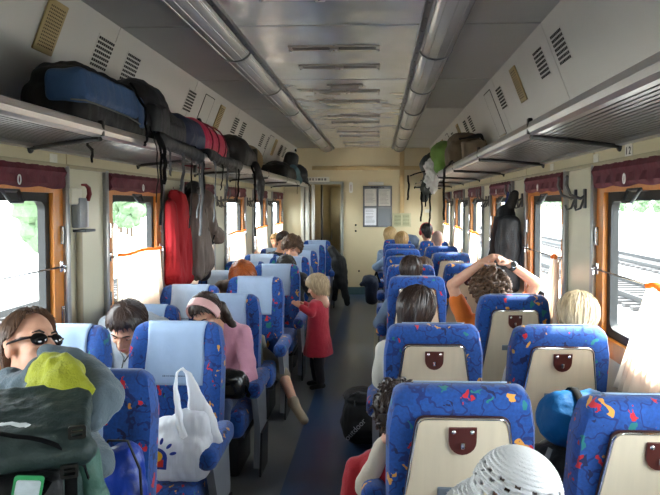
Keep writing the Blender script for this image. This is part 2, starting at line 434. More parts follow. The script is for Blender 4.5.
# ------------------------------------------------------------------ fittings on the end wall
p0, p1 = at(363, 186, YE), at(392, 227, YE)
nbd = thing('notice_board', 'grey framed notice board with four white paper sheets on the end wall', 'notice board', ((p0.x + p1.x) / 2, YE - .012, (p0.z + p1.z) / 2))
hw, hh = (p1.x - p0.x) / 2, (p0.z - p1.z) / 2
bm = nb(); box(bm, (0, 0, 0), (2 * hw, .022, 2 * hh), bev=.004); obj('board', bm, mat('board_grey', (.55, .56, .57), .5), nbd)
bm = nb()
for x, z, w_, h_ in ((0, hh - .025, hw * 2, .05), (0, -hh + .015, hw * 2, .03), (0, -.0, hw * 2, .02), (-hw + .012, 0, .024, hh * 2), (hw - .012, 0, .024, hh * 2), (0, -.01, .018, hh * 2 - .05)): box(bm, (x, -.014, z), (w_, .012, h_), bev=.002)
obj('frame', bm, mat('frame_grey', (.47, .48, .50), .4, .3), nbd)
bm = nb()
for i in range(9): box(bm, (-hw * .42 + i * hw * .105, -.021, hh - .025), (hw * .07, .002, .022))
obj('heading_letters', bm, dark, nbd)
for i, (sx, sz, c) in enumerate(((-1, 1, 0), (1, 1, 0), (-1, -1, 1), (1, -1, 2))):
    bm = nb(); box(bm, (sx * hw * .48, -.013, sz * hh * .47 - .012), (hw * .80, .003, hh * .82))
    o = obj('paper_sheet', bm, (mat('paper', (.80, .79, .76), .7, var=.03), mat('paper_white', (.90, .91, .93), .7, var=.03), mat('paper_grey', (.50, .52, .54), .5, var=.05))[c], nbd)
    if c < 2:
        bm = nb()
        for r in range(11):
            if random.random() < .85: wl = hw * random.uniform(.45, .68); box(bm, (sx * hw * .48 - hw * .34 + wl / 2, -.0152, sz * hh * .47 + hh * .30 - r * hh * .062), (wl, .001, hh * .014))
        obj('print_lines', bm, mat('grey_print', (.5, .5, .52), .7), o)
pp = at(376, 183.5, YE); bm = nb(); box(bm, (pp.x, YE - .006, pp.z), (.28, .012, .06), bev=.002); tag(obj('paper_notice', bm, M['paper'], None), 'narrow white notice strip fixed above the grey notice board', 'notice')
p0, p1 = at(392.5, 213, YE), at(411, 227, YE)
vt = thing('vent_grille', 'beige double vent grille beside the notice board on end wall', 'vent', ((p0.x + p1.x) / 2, YE - .015, (p0.z + p1.z) / 2))
hw, hh = (p1.x - p0.x) / 2, (p0.z - p1.z) / 2
bm = nb(); box(bm, (0, 0, 0), (2 * hw, .03, 2 * hh), bev=.006); obj('housing', bm, mat('vent_beige', (.76, .74, .60), .4), vt)
for s in (-1, 1):
    bm = nb(); box(bm, (s * hw * .45, -.016, 0), (hw * .72, .004, hh * 1.5)); o = obj('grille_panel', bm, mat('vent_olive', (.52, .54, .42), .5), vt)
    bm = nb()
    for r in range(7): box(bm, (s * hw * .45, -.02, -hh * .6 + r * hh * .2), (hw * .70, .006, hh * .07), R=rx(.5))
    obj('louvre', bm, M['vent_beige'], o)
p = at(351, 187.5, YE); bm = nb(); prism(bm, rrect(-.035, -.10, .035, .10, .03), .014, basis((p.x, YE, p.z), (1, 0, 0), (0, 0, 1), (0, -1, 0)))
th = obj('thermometer', bm, white); tag(th, 'white oval wall thermometer beside the doorway on the end wall', 'thermometer')
bm = nb(); tube(bm, [(p.x, YE - .016, p.z - .06), (p.x, YE - .016, p.z + .05)], .005, 6); obj('glass_tube', bm, mat('red_spirit', (.5, .2, .18), .3), th)
p = at(318, 179.5, YE); sg = thing('wall_sign', 'small white sign plate above the open doorway', 'sign', (p.x, YE - .032, p.z))
bm = nb(); box(bm, (0, 0, 0), (.42, .012, .09), bev=.003); obj('plate', bm, mat('sign_white', (.84, .83, .78), .4), sg)
bm = nb()
for i, w_ in enumerate((.03, .03, .02, .05, .03, .04)):
    bm = nb(); box(bm, (-.14 + i * .055, -.007, 0), (w_, .002, .04)); obj('letter', bm, mat('sign_print', (.45, .44, .42), .6), sg)
for i, (px, py) in enumerate(((355.7, 225), (355.7, 231), (359, 271))):
    p = at(px, py, YE); bm = nb(); lathe(bm, [(.001, -.012), (.012, -.012), (.014, -.004), (.018, 0)], (p.x, YE, p.z), 12, R=rx(-PI / 2) @ rx(0) ) if False else ell(bm, (p.x, YE - .004, p.z), (.018, .008, .018), u=12, v=6)
    tag(obj('wall_screw', bm, dark), ('dark round screw head on the end wall, upper of two left of the notice board', 'dark round screw head on the end wall, lower of two left of the notice board', 'lone dark round screw head low on the end wall by the aisle')[i], 'screw')
p = at(428, 211, YE); bm = nb(); box(bm, (p.x, YE - .005, p.z), (.12, .01, .06), bev=.003); tag(obj('wall_plate', bm, M['sign_white']), 'small pale plate on the end wall right of the vent grille', 'plate')

# ------------------------------------------------------------------ luggage racks
racksm = mat('rack_metal', (.42, .42, .42), .35, .8, var=.1, scale=10, stretch=(6, .2, 6))
for s, side in ((-1, 'left'), (1, 'right')):
    rk = thing('luggage_rack', 'long slatted metal luggage rack along the %s wall' % side, 'luggage rack', (0, 0, 0), group='overhead luggage racks')
    y1 = YE - .55 if s < 0 else YE - .02
    bm = nb(); L = y1 - YB - .05; yc = (YB + y1) / 2
    prof = [(.950, 1.945), (.932, 1.955), (.926, 1.975), (.932, 2.0), (.945, 2.006), (.956, 2.0), (.962, 1.975), (.985, 1.965), (.985, 1.948)]
    rings(bm, [[V((s * x, yy, z)) for x, z in prof] for yy in (yc - L / 2, yc + L / 2)])
    obj('front_rail', bm, mat('rack_rail', (.62, .61, .60), .28, .75, var=.06, scale=8, stretch=(5, .2, 5)), rk, 25)
    bm = nb(); rings(bm, [[V((s * x, yy, z)) for x, z in ((1.405, 1.93), (1.449, 1.925), (1.449, 1.975), (1.43, 1.975), (1.405, 1.955))] for yy in (yc - L / 2, yc + L / 2)]); obj('rear_rail', bm, M['rack_rail'], rk, 25)
    bm = nb()
    n = 14
    for i in range(n):
        x = .985 + (1.405 - .985) * (i + .5) / n
        box(bm, (s * x, yc, 1.95), (.020, L, .008))
    o = obj('slat_deck', bm, racksm, rk, 0)
    for i in range(-2, 7):
        yb = 2.8 + 1.42 * i
        if yb > y1: continue
        bm = nb(); tube(bm, [(s * .945, yb, 1.938), (s * 1.2, yb + .16, 1.934), (s * 1.445, yb + .32, 1.925)], .011, 8); ell(bm, (s * 1.44, yb + .32, 1.924), (.016, .025, .025), u=10, v=6); box(bm, (s * .938, yb, 1.985), (.022, .03, .07), bev=.006)
        obj('bracket', bm, mat('bracket_dark', (.22, .22, .22), .4, .6), rk)

# ------------------------------------------------------------------ lamps, vents, hatches overhead
def lamp_bm(L):
    bm = nb(); rs = []
    for y, sc in ((-L / 2, .9), (-L / 2 + .02, 1), (L / 2 - .02, 1), (L / 2, .9)):
        r = [V((.105 * sc * math.cos(t), y, -.075 * sc * math.sin(t))) for t in [PI * i / 14 for i in range(15)]]
        rs.append(r)
    rings(bm, rs); return bm
proto = None
for s, side in ((-1, 'left'), (1, 'right')):
    y = -1.0; i = 0
    while y + .65 < YE + .1:
        yc = y + .65
        q = sum(1 for _ in range(0))
        if yc > 2.2:
            lab = '%s ribbed plastic lamp cover in the %s ceiling row' % (['nearest', 'second', 'third', 'fourth', 'fifth', 'sixth', 'seventh', 'eighth'][i], side); i += 1
        else: lab = 'ribbed plastic lamp cover in the %s ceiling row near the camera' % side
        if proto is None:
            proto = thing('ceiling_lamp', lab, 'ceiling lamp', (s * .655, yc, ZC + .008), group='lamp covers along the ceiling')
            obj('cover', lamp_bm(1.285), coverp, proto, 30)
            bm = nb()
            for t in range(1, 6):
                a = PI * t / 6; tube(bm, [(.106 * math.cos(a), -.62, -.076 * math.sin(a)), (.106 * math.cos(a), .62, -.076 * math.sin(a))], .003, 5)
            obj('rib', bm, coverp, proto)
            for e in (-1, 1):
                bm = nb(); rs = []
                for yy in (e * .645 - .012, e * .645 + .012): rs.append([V((.112 * math.cos(t), yy, -.082 * math.sin(t))) for t in [PI * i2 / 14 for i2 in range(15)]])
                rings(bm, rs); obj('end_clip', bm, mat('clip_grey', (.5, .5, .5), .4, .5), proto)
        elif yc > 1.6: dup(proto, (s * .655, yc, ZC + .008), None, lab)
        y += 1.30
# twin slot ceiling vents
proto = None; k = 0
vys = [2.55, 3.12] + [4.15 + 1.59 * i + d_ for i in range(5) for d_ in (0, .56)]
for i, yv in enumerate(vys):
    lab = '%s twin-slot metal vent down the middle of the ceiling' % (['out-of-view', 'nearest', 'second', 'third', 'fourth', 'fifth', 'sixth', 'seventh', 'eighth', 'ninth', 'tenth', 'eleventh'][i])
    if i == 0: continue
    if proto is None:
        proto = thing('ceiling_vent', lab, 'ceiling vent', (0, yv, ZC + .009), group='twin-slot ceiling vents')
        bm = nb()
        Mx = basis((0, 0, .0), (1, 0, 0), (0, 1, 0), (0, 0, -1))
        for sx in (-1, 1): ringframe(bm, rrect(sx * .15 - .145, -.052, sx * .15 + .145, .052, .012), rrect(sx * .15 - .120, -.033, sx * .15 + .120, .033, .008), .010, Mx)
        box(bm, (0, 0, -.012), (.05, .10, .016), bev=.005)
        obj('frame', bm, mat('vent_frame', (.72, .70, .68), .35, .5), proto)
        for sx in (-1, 1):
            bm = nb(); box(bm, (sx * .15, 0, -.004), (.242, .068, .006)); o = obj('slot', bm, dark, proto)
            bm = nb(); box(bm, (sx * .15, 0, -.008), (.23, .005, .004)); obj('louvre', bm, M['vent_frame'], o)
        for sx in (-.285, 0, .285):
            bm = nb(); ell(bm, (sx, 0, -.022), (.009, .009, .006), u=10, v=6); obj('screw', bm, steel, proto)
    else: dup(proto, (0, yv, ZC + .009), None, lab)
p = V((0, 5.42, ZC)); sp = thing('ceiling_box', 'small rounded metal box on the ceiling between two vents', 'ceiling fitting', (-.0, 5.45, ZC + .008))
bm = nb(); box(bm, (0, 0, -.02), (.24, .06, .04), bev=.016); obj('cover', bm, M['vent_frame'], sp)
for sx in (-1, 1):
    bm = nb(); box(bm, (sx * .135, 0, -.006), (.04, .05, .012), bev=.004); obj('mounting_tab', bm, M['vent_frame'], sp)

def slope_frame(s, y, t):
    o = slope(s, y, t); dn = (slope(s, y, 1) - slope(s, y, 0)).normalized()
    yv = V((0, 1, 0)); n = dn.cross(yv).normalized()
    if n.x * s > 0: n = -n
    return basis(o + n * .001, yv, -dn, n)
ventw = mat('grille_hole', (.05, .05, .05), .8)
def add_slope(kind, s, y, t, label, proto_key, build):
    o = thing(kind, label, {'wall_vent': 'vent', 'speaker_grille': 'speaker grille', 'access_hatch': 'hatch'}[kind], group={'wall_vent': 'square vents on the sloped panels', 'speaker_grille': 'beige speaker grilles on the sloped panels', 'access_hatch': 'hatches in the sloped panels'}[kind])
    o.matrix_world = slope_frame(s, y, t)
    for nm, me, pr in build(proto_key): link(nm, me, o)
MESHC = {}
def b_vent(_):
    if 'v' not in MESHC:
        bm = nb()
        for i in range(8):
            for j in range(7): box(bm, (-.088 + i * .025, -.075 + j * .025, .001), (.017, .015, .003))
        bmesh.ops.recalc_face_normals(bm, faces=bm.faces[:]); me = bpy.data.meshes.new('hole_pattern'); bm.to_mesh(me); bm.free(); finish(me, ventw, 0)
        bm = nb(); box(bm, (0, 0, 0), (.215, .19, .0015)); m2 = bpy.data.meshes.new('plate'); bm.to_mesh(m2); bm.free(); finish(m2, panelm, 0)
        MESHC['v'] = [('plate', m2, 0), ('hole_pattern', me, 0)]
    return MESHC['v']
def b_spk(_):
    if 's' not in MESHC:
        bm = nb(); box(bm, (0, 0, .006), (.17, .25, .012), bev=.005); m1 = bpy.data.meshes.new('frame'); bm.to_mesh(m1); bm.free(); finish(m1, mat('speaker_beige', (.66, .58, .40), .5))
        bm = nb()
        for i in range(9):
            for j in range(13): ell(bm, (-.06 + i * .015, -.095 + j * .0158, .012), (.005, .005, .002), u=6, v=4)
        m2 = bpy.data.meshes.new('mesh_pattern'); bm.to_mesh(m2); bm.free(); finish(m2, mat('speaker_hole', (.30, .25, .15), .7))
        MESHC['s'] = [('frame', m1, 0), ('mesh_pattern', m2, 0)]
    return MESHC['s']
def b_hat(_):
    if 'h' not in MESHC:
        bm = nb(); ringframe(bm, rrect(-.15, -.20, .15, .20, .01), rrect(-.143, -.193, .143, .193, .008), .003, Matrix.Identity(4)); m1 = bpy.data.meshes.new('gap'); bm.to_mesh(m1); bm.free(); finish(m1, M['dark_seam'])
        bm = nb(); box(bm, (0, 0, .002), (.28, .38, .004)); m2 = bpy.data.meshes.new('hatch_door'); bm.to_mesh(m2); bm.free(); finish(m2, panelm)
        bm = nb(); box(bm, (0, -.20, .006), (.20, .022, .012), bev=.003); m3 = bpy.data.meshes.new('latch'); bm.to_mesh(m3); bm.free(); finish(m3, mat('latch_tan', (.62, .57, .47), .5))
        MESHC['h'] = [('gap', m1, 0), ('hatch_door', m2, 0), ('latch', m3, 0)]
    return MESHC['h']
OR2 = ['nearest', 'second nearest', 'third nearest', 'fourth nearest', 'fifth nearest', 'sixth nearest', 'seventh nearest', 'eighth nearest', 'ninth nearest']
for s, side in ((-1, 'left'), (1, 'right')):
    off = 0 if s < 0 else -.06
    for i, y in enumerate((3.55, 3.95, 5.20, 6.84, 7.22, 8.40, 8.85, 10.0, 10.4)):
        add_slope('wall_vent', s, y + off, .26, '%s square perforated vent on the sloped panel above the %s rack' % (OR2[i], side), 'v', b_vent)
    for i, y in enumerate((2.98, 6.15, 9.4) if s < 0 else (4.52, 7.7, 9.5)):
        add_slope('speaker_grille', s, y, .27, '%s beige speaker grille on the sloped panel above the %s rack' % (OR2[i], side), 's', b_spk)
    for i, y in enumerate((5.68, 9.0)):
        add_slope('access_hatch', s, y + off * 2, .36, '%s white access hatch in the sloped panel above the %s rack' % (OR2[i] if i == 0 else 'farther', side), 'h', b_hat)
# seat number plates on the cream band
def number_plate(px, py, s, label, digits=None, w_=.075, h_=.075):
    Y = None
    d = at(px, py, 1.0) - CAM; tt = (s * (W - .009) - CAM.x) / d.x; p = CAM + d * tt
    o = thing('number_plate', label, 'number plate', p, group='small white plates on the band over the windows')
    bm = nb(); box(bm, (0, 0, 0), (.006, w_, h_), bev=.002); obj('plate', bm, M['sign_white'], o)
    if digits:
        for i, dg in enumerate(digits):
            cu = bpy.data.curves.new('digit', 'FONT'); cu.body = dg; cu.size = .05; cu.extrude = .001; cu.align_x = 'CENTER'; cu.align_y = 'CENTER'
            t0 = bpy.data.objects.new('t', cu); ROOT.objects.link(t0)
            me = bpy.data.meshes.new_from_object(t0.evaluated_get(bpy.context.evaluated_depsgraph_get())); bpy.data.objects.remove(t0)
            me.materials.clear(); me.materials.append(dark); t = link('digit', me, o)
            t.matrix_local = basis((-s * .004, -s * (-.018 + .036 * i), 0), (0, -s, 0), (0, 0, 1), (-s, 0, 0))
number_plate(629, 151, 1, 'white seat number plate reading 1 2 over the nearest right window', '12', .085, .085)
number_plate(596, 161, 1, 'small pale square plate over the post left of the nearest right window')
number_plate(552, 169.5, 1, 'small pale square plate over the second right window')
number_plate(53.5, 161, -1, 'small pale square plate over the far post of the nearest left window')
number_plate(166, 176, -1, 'small pale square plate on the band above the hanging red coat')

# coat hooks on the panels between the windows
hookm = mat('hook_metal', (.38, .38, .38), .35, .8)
hproto = None
for s, side in ((-1, 'left'), (1, 'right')):
    for k in range(5):
        yc = WF[2 + k] + .28
        for e in (-1, 1):
            if s < 0 and k == 0: continue
            lab = 'double metal coat hook, the %s one on the %s panel between the %s windows' % ('nearer' if e < 0 else 'farther', ['first', 'second', 'third', 'fourth', 'fifth'][k], side)
            key = (s,)
            h = thing('coat_hook', lab, 'coat hook', (s * W, yc + e * .085, 1.70), group='coat hooks between the windows')
            if s not in KIDS:
                bm = nb(); tube(bm, [(0, 0, 0), (-s * .03, 0, -.02), (-s * .085, 0, .0), (-s * .11, 0, .06), (-s * .105, 0, .10)], [.008, .009, .009, .008, .006], 8); ell(bm, (-s * .105, 0, .10), (.01, .01, .012), u=8, v=6)
                tube(bm, [(-s * .01, 0, -.02), (-s * .03, 0, -.075), (-s * .055, 0, -.085), (-s * .065, 0, -.055)], .007, 8)
                a = obj('hook', bm, hookm, h)
                bm = nb(); box(bm, (-s * .006, 0, -.02), (.012, .035, .11), bev=.004); b = obj('back_plate', bm, hookm, h)
                KIDS[s] = (a.data, b.data)
            else:
                link('hook', KIDS[s][0], h); link('back_plate', KIDS[s][1], h)

# emergency brake box on the first left panel
d = at(81, 210, 1.0) - CAM; p = CAM + d * ((-W - CAM.x) / d.x)
eb = thing('emergency_brake', 'grey emergency brake box with dark red lever on the cream left wall panel', 'emergency brake', (-W, p.y - .10, p.z))
bm = nb(); box(bm, (.035, .03, -.02), (.07, .12, .22), bev=.012); obj('box', bm, mat('brake_grey', (.58, .60, .61), .4, .4), eb)
bm = nb(); box(bm, (.035, .10, -.03), (.06, .05, .20), bev=.01); obj('label_plate', bm, mat('brake_white', (.82, .83, .84), .4), eb)
bm = nb(); tube(bm, [(.06, .11, .07), (.075, .11, .12), (.075, .095, .165), (.07, .06, .185), (.06, .02, .185)], [.016, .018, .016, .012, .008], 10); obj('lever', bm, mat('brake_red', (.48, .07, .07), .35), eb)
bm = nb(); box(bm, (.03, -.04, .10), (.055, .16, .12), bev=.014); obj('seal_cover', bm, mat('brake_cream', (.86, .84, .76), .35), eb)
bm = nb(); box(bm, (.06, .05, -.15), (.10, .16, .02), bev=.004); obj('lower_bracket', bm, M['dark_steel'], eb)
bm = nb(); tube(bm, [(.03, .03, -.14), (.03, .03, -1.35)], .024, 10); obj('pipe', bm, mat('pipe_tan', (.66, .61, .50), .4), eb); eb.scale = (.78, .78, .78)

# ------------------------------------------------------------------ outside
ground = mat('ballast_ground', (.64, .63, .61), .95, var=.3, scale=5, stretch=(1, .25, 1))
bm = nb(); box(bm, (0, 20, -1.3), (400, 400, .1)); tag(obj('outside_ground', bm, ground), kind='structure')
bm = nb()
railm = mat('rail_steel', (.10, .10, .10), .5, .3); slm = mat('sleeper', (.20, .19, .19), .9)
for s, xs in ((-1, (3.6, 8.2)), (1, (3.8, 8.4, 13.0))):
    for x in xs:
        t = thing('railway_track', 'railway track outside the %s windows' % ('left' if s < 0 else 'right'), 'railway track', (s * x, 20, -1.25), group='railway tracks outside')
        for e in (-.76, .76):
            bm = nb(); box(bm, (e, 0, .20), (.075, 120, .16)); obj('rail', bm, railm, t, 0)
        bm = nb()
        for i in range(-60, 100): box(bm, (0, i * .6, .06), (2.5, .24, .12))
        o = obj('sleepers', bm, slm, t, 0); o['kind'] = 'stuff'
leafm = mat('tree_leaves', (.30, .38, .27), .9, var=.5, scale=3)
barkm = mat('tree_bark', (.28, .23, .18), .9)
tmesh = []
for q in range(3):
    random.seed(30 + q); bm = nb()
    for i in range(60):
        a = random.uniform(0, 2 * PI); r = random.uniform(.2, 2.0); z = random.uniform(2.0, 7.5); r *= math.sin((z - 1.2) / 6.6 * PI) + .15
        rr = random.uniform(.5, 1.1)
        q3 = bmesh.ops.create_icosphere(bm, subdivisions=2, radius=rr)
        for v in q3['verts']:
            v.co = v.co * (1 + .35 * noise.noise(v.co * 2.2 + V((i, q, 0)))) + V((r * math.cos(a), r * math.sin(a), z))
    me = bpy.data.meshes.new('crown'); bm.to_mesh(me); bm.free(); finish(me, leafm, 0)
    bm = nb(); tube(bm, [(0, 0, 0), (.05, 0, 2), (.1, .1, 4.5), (.05, 0, 6.5)], [.22, .17, .12, .04], 8); m2 = bpy.data.meshes.new('trunk'); bm.to_mesh(m2); bm.free(); finish(m2, barkm)
    tmesh.append((me, m2))
random.seed(11)
for i in range(40):
    s = -1 if i < 14 else 1
    y = 26 + 4.2 * i if s < 0 else 138 + (i - 14) * 6.2
    x = s * ((.47 if i < 7 else .39) * y + random.uniform(-.2, 2.2) if s < 0 else random.uniform(62, 70))
    t = thing('tree', 'leafy tree beyond the tracks outside the %s windows' % ('left' if s < 0 else 'right'), 'tree', (x, y, -1.25), random.uniform(0, 6), 'trees beyond the tracks on the %s' % ('left' if s < 0 else 'right'))
    k = random.uniform(.62, .78) if s < 0 else random.uniform(.6, .8); t.scale = (k, k, k)
    a, b = tmesh[i % 3]; link('crown', a, t); link('trunk', b, t)

# ------------------------------------------------------------------ light
wd = bpy.data.worlds.new('sky'); bpy.context.scene.world = wd; wd.use_nodes = True
bg = wd.node_tree.nodes['Background']; bg.inputs[0].default_value = lin((.93, .965, 1.0)); bg.inputs[1].default_value = 5.3
sl = bpy.data.lights.new('sun', 'SUN'); sl.energy = 7.0; sl.angle = math.radians(1.5); sl.color = (1, .95, .86)
so = bpy.data.objects.new('sun', sl); C.objects.link(so)
sd = V((-.56, -.30, -.84)).normalized(); so.rotation_euler = sd.to_track_quat('-Z', 'Y').to_euler()
for s in (-1, 1):          # daylight portals in the windows, to gather the sky light
    for F in WF:
        al = bpy.data.lights.new('window_portal', 'AREA'); al.shape = 'RECTANGLE'; al.size = ZW1 - ZW0; al.size_y = WN; al.cycles.is_portal = True
        ao = bpy.data.objects.new('window_portal', al); C.objects.link(ao); ao.location = (s * (W + .12), F - WN / 2, (ZW0 + ZW1) / 2); ao.rotation_euler = (0, s * PI / 2, 0)
vs = bpy.context.scene.view_settings
vs.view_transform = 'Standard'; vs.look = 'None'; vs.gamma = 1.0; vs.use_curve_mapping = False; vs.exposure = 2.0
# ================================================================== seats
def fabric():
    s = NT('blue_seat_fabric'); tc = s.n('ShaderNodeTexCoord'); oi = s.n('ShaderNodeObjectInfo')
    ad = s.n('ShaderNodeVectorMath', operation='ADD'); s.l(tc.outputs['Object'], ad.inputs[0])
    sc = s.n('ShaderNodeVectorMath', operation='SCALE'); cb = s.n('ShaderNodeCombineXYZ')
    for i in range(3): s.l(oi.outputs['Random'], cb.inputs[i])
    s.l(cb.outputs[0], sc.inputs[0]); sc.inputs['Scale'].default_value = 9.0; s.l(sc.outputs[0], ad.inputs[1])
    nz = s.n('ShaderNodeTexNoise', i_Scale=22.); s.l(ad.outputs[0], nz.inputs['Vector'])
    dv = s.n('ShaderNodeVectorMath', operation='SCALE'); s.l(nz.outputs['Color'], dv.inputs[0]); dv.inputs['Scale'].default_value = .085
    a2 = s.n('ShaderNodeVectorMath', operation='ADD'); s.l(ad.outputs[0], a2.inputs[0]); s.l(dv.outputs[0], a2.inputs[1])
    vo = s.n('ShaderNodeTexVoronoi', i_Scale=19., distance='MANHATTAN'); mp_ = s.n('ShaderNodeMapping'); mp_.inputs['Rotation'].default_value = (.3, .5, .6); mp_.inputs['Scale'].default_value = (1.35, 1.0, .78); s.l(a2.outputs[0], mp_.inputs[0]); s.l(mp_.outputs[0], vo.inputs['Vector'])
    se = s.n('ShaderNodeSeparateColor'); s.l(vo.outputs['Color'], se.inputs[0])
    ramp = s.n('ShaderNodeValToRGB'); cr = ramp.color_ramp; cr.interpolation = 'CONSTANT'
    cr.elements[0].position = 0; cr.elements[0].color = lin((.75, .10, .16))
    cr.elements[1].position = .26; cr.elements[1].color = lin((.86, .60, .25))
    e = cr.elements.new(.52); e.color = lin((.08, .45, .45))
    e = cr.elements.new(.70); e.color = lin((.05, .09, .30))
    s.l(se.outputs[0], ramp.inputs[0])
    rad = s.math('MULTIPLY', se.outputs[1], .42)
    pick = s.math('LESS_THAN', se.outputs[2], .86)
    msk = s.math('MULTIPLY', s.math('LESS_THAN', vo.outputs['Distance'], s.math('ADD', rad, .13)), pick)
    n2 = s.n('ShaderNodeTexNoise', i_Scale=13.); n2.inputs['Detail'].default_value = 2; s.l(ad.outputs[0], n2.inputs['Vector'])
    ln = s.math('LESS_THAN', s.math('ABSOLUTE', s.math('SUBTRACT', n2.outputs[0], .5)), .02)
    n3 = s.n('ShaderNodeTexNoise', i_Scale=90.); s.l(ad.outputs[0], n3.inputs['Vector'])
    base = s.mix(n3.outputs[0], lin((.02, .18, .43)), lin((.05, .33, .66)))
    base = s.mix(s.math('MULTIPLY', ln, .75), base, lin((.05, .10, .36)))
    s.l(s.mix(msk, base, ramp.outputs[0]), s.b.inputs['Base Color'])
    s.b.inputs['Roughness'].default_value = .85; s.b.inputs['Sheen Weight'].default_value = .25
    bp = s.n('ShaderNodeBump', i_Strength=.25, i_Distance=.004); s.l(n3.outputs[0], bp.inputs['Height']); s.l(bp.outputs[0], s.b.inputs['Normal'])
    return s.m
FAB = fabric()
panelw = mat('seat_back_laminate', (.84, .78, .68), .35, var=.07, scale=22, stretch=(2.5, 1, .25))
brown = mat('brown_vinyl', (.24, .12, .10), .4)
leather = mat('brown_leather', (.32, .15, .13), .32, var=.2)
clothw = mat('headrest_cloth', (.62, .70, .81), .9, var=.05, scale=30, bump=.15, bscale=45)
gsup = mat('armrest_grey', (.50, .52, .55), .4, .1)
HB = .64
def hwid(v):
    b = .205 + .028 * min(1, max(0, (HB - v) / .14))
    if v > HB - .04: b -= .035 * ((v - HB + .04) / .04) ** 2
    return b
def thick(v):
    t = .062 - .012 * v / HB
    if v > HB - .05: t *= math.sqrt(max(.06, 1 - ((v - HB + .05) / .052) ** 2))
    return t
def smooth_(x): return x * x * (3 - 2 * x)
def front_w(u, v):
    q = min(1, abs(u) / hwid(v)); b = max(0, (q - .62) / .38)
    return thick(v) + .030 * smooth_(min(1, max(0, (HB - v) / .12))) * math.sin(min(1, b * 1.35) * PI / 2 * 1.0) * (1 - .4 * v / HB) * (1 if b < .8 else math.sqrt(max(0, 1 - ((b - .8) / .22) ** 2)))
def seat_proto():
    t = thing('coach_seat', 'blue patterned coach seat', 'seat')
    bm = nb(); box(bm, (0, -.06, .36), (.46, .52, .15), bev=.045, seg=3)
    for v in bm.verts:
        if v.co.z > .40: v.co.z += .012 * math.cos(v.co.x * 6) + .01
    obj('seat_cushion', bm, FAB, t)
    bm = nb(); box(bm, (0, .02, .15), (.34, .36, .30), bev=.02); box(bm, (0, .02, .27), (.44, .46, .04), bev=.01); obj('pedestal', bm, mat('pedestal_dark', (.13, .13, .14), .5), t)
    # backrest: own frame, pivot at the hinge; u = x, v = z, front = -y
    bk_bm = nb(); rs = []
    vs = [0, .04, .12, .2, .28, .36, .42, .47, .51, .55, .58, .60, .615, .627, .635, .64]
    for v in vs:
        h = hwid(v); th = thick(v); r = []
        n = 14
        for i in range(n + 1):
            u = -h + 2 * h * i / n; r.append(V((u, -front_w(u, v), v)))
        for q in (.55, .0, -.5): r.append(V((h + .004 * (1 - abs(q)), th * -q * .8, v)))
        for i in range(7): u = h * .97 - 2 * h * .97 * i / 6; r.append(V((u, th * .82 if i in (0, 6) else th, v)))
        for q in (-.5, .0, .55): r.append(V((-h - .004 * (1 - abs(q)), th * -q * .8, v)))
        rs.append(r)
    rings(bk_bm, rs); bk = obj('backrest', bk_bm, FAB, t, 60)
    bk.location = (0, .17, .42); bk.rotation_euler = (math.radians(-9), 0, 0)
    def trap(e, top=.555, bot=.03):
        w0, w1 = .138 + e, .205 + e; r = .03
        out = []
        for cx, cy, a0 in ((w0 - r, top + e - r, 0), (-w0 + r, top + e - r, 90), (-w1 + r, bot - e + r, 180), (w1 - r, bot - e + r, 270)):
            for k in range(6): a = math.radians(a0 + 90 * k / 5); out.append((cx + r * math.cos(a), cy + r * math.sin(a)))
        return out
    yb = .058
    def onb(z0): # basis on the rear face
        return basis((0, z0, 0), (-1, 0, 0), (0, 0, 1), (0, 1, 0))
    bm = nb(); prism(bm, trap(.010), .006, onb(yb)); obj('surround', bm, brown, bk)
    bm = nb(); prism(bm, trap(0), .006, onb(yb + .005)); obj('back_panel', bm, panelw, bk)
    bm = nb(); q = trap(.004); tube(bm, [(-x, yb + .010, y) for x, y in q + q[:1]], .0045, 8, cap=False); obj('chrome_trim', bm, chrome, bk)
    bm = nb(); out = [(-.043, .532), (-.043, .487)] + [(-.043 * math.cos(a), .487 - .045 * math.sin(a)) for a in [PI * i / 10 for i in range(1, 10)]] + [(.043, .487), (.043, .532)]
    prism(bm, out, .007, onb(yb + .011)); hk = obj('bag_hook', bm, leather, bk)
    bm = nb()
    for x, z in ((-.028, .519), (.028, .519)):
        ell(bm, (x, yb + .019, z), (.008, .005, .008), u=10, v=6); obj('hook_stud', bm, chrome, bk); bm = nb()
    box(bm, (0, yb + .021, .474), (.014, .008, .022), bev=.003)
    obj('hook_clip', bm, chrome, bk)
    bm = nb(); box(bm, (.04, yb + .014, .31), (.07, .008, .035), bev=.003); obj('seat_plate', bm, mat('plate_blue_grey', (.48, .52, .56), .4, .4), bk)
    # cloth over the head of the backrest
    bm = nb(); g = []; nu, nv = 16, 22
    for j in range(nv + 1):
        row = []
        for i in range(nu + 1):
            u = -.145 + .29 * i / nu
            f = j / nv
            if f < .68:
                v = .33 + (HB - .02 - .33) * f / .68; y = -front_w(u, v) - .004 - .0015 * math.sin(u * 60 + v * 9); z = v
            elif f < 2:
                a = (f - .68) / .32 * PI * .42; z = HB - .02 + .026 * math.sin(a); y = -(front_w(u, HB - .02) + .004) * (1 + math.cos(a)) / 2 + (thick(HB - .02) + .004) * (1 - math.cos(a)) / 2
            else:
                v = HB - .02 - .045 * (f - .86) / .14; z = v; y = thick(v) + .004
            row.append(bm.verts.new((u * (1 + .03 * math.sin(f * 9)), y, z)))
        g.append(row)
    for j in range(nv):
        for i in range(nu): bm.faces.new((g[j][i], g[j][i + 1], g[j + 1][i + 1], g[j + 1][i]))
    hc = obj('headrest_cover', bm, clothw, bk, 80); md = hc.modifiers.new('thickness', 'SOLIDIFY'); md.thickness = .002
    bm = nb(); x = -.058
    random.seed(3)
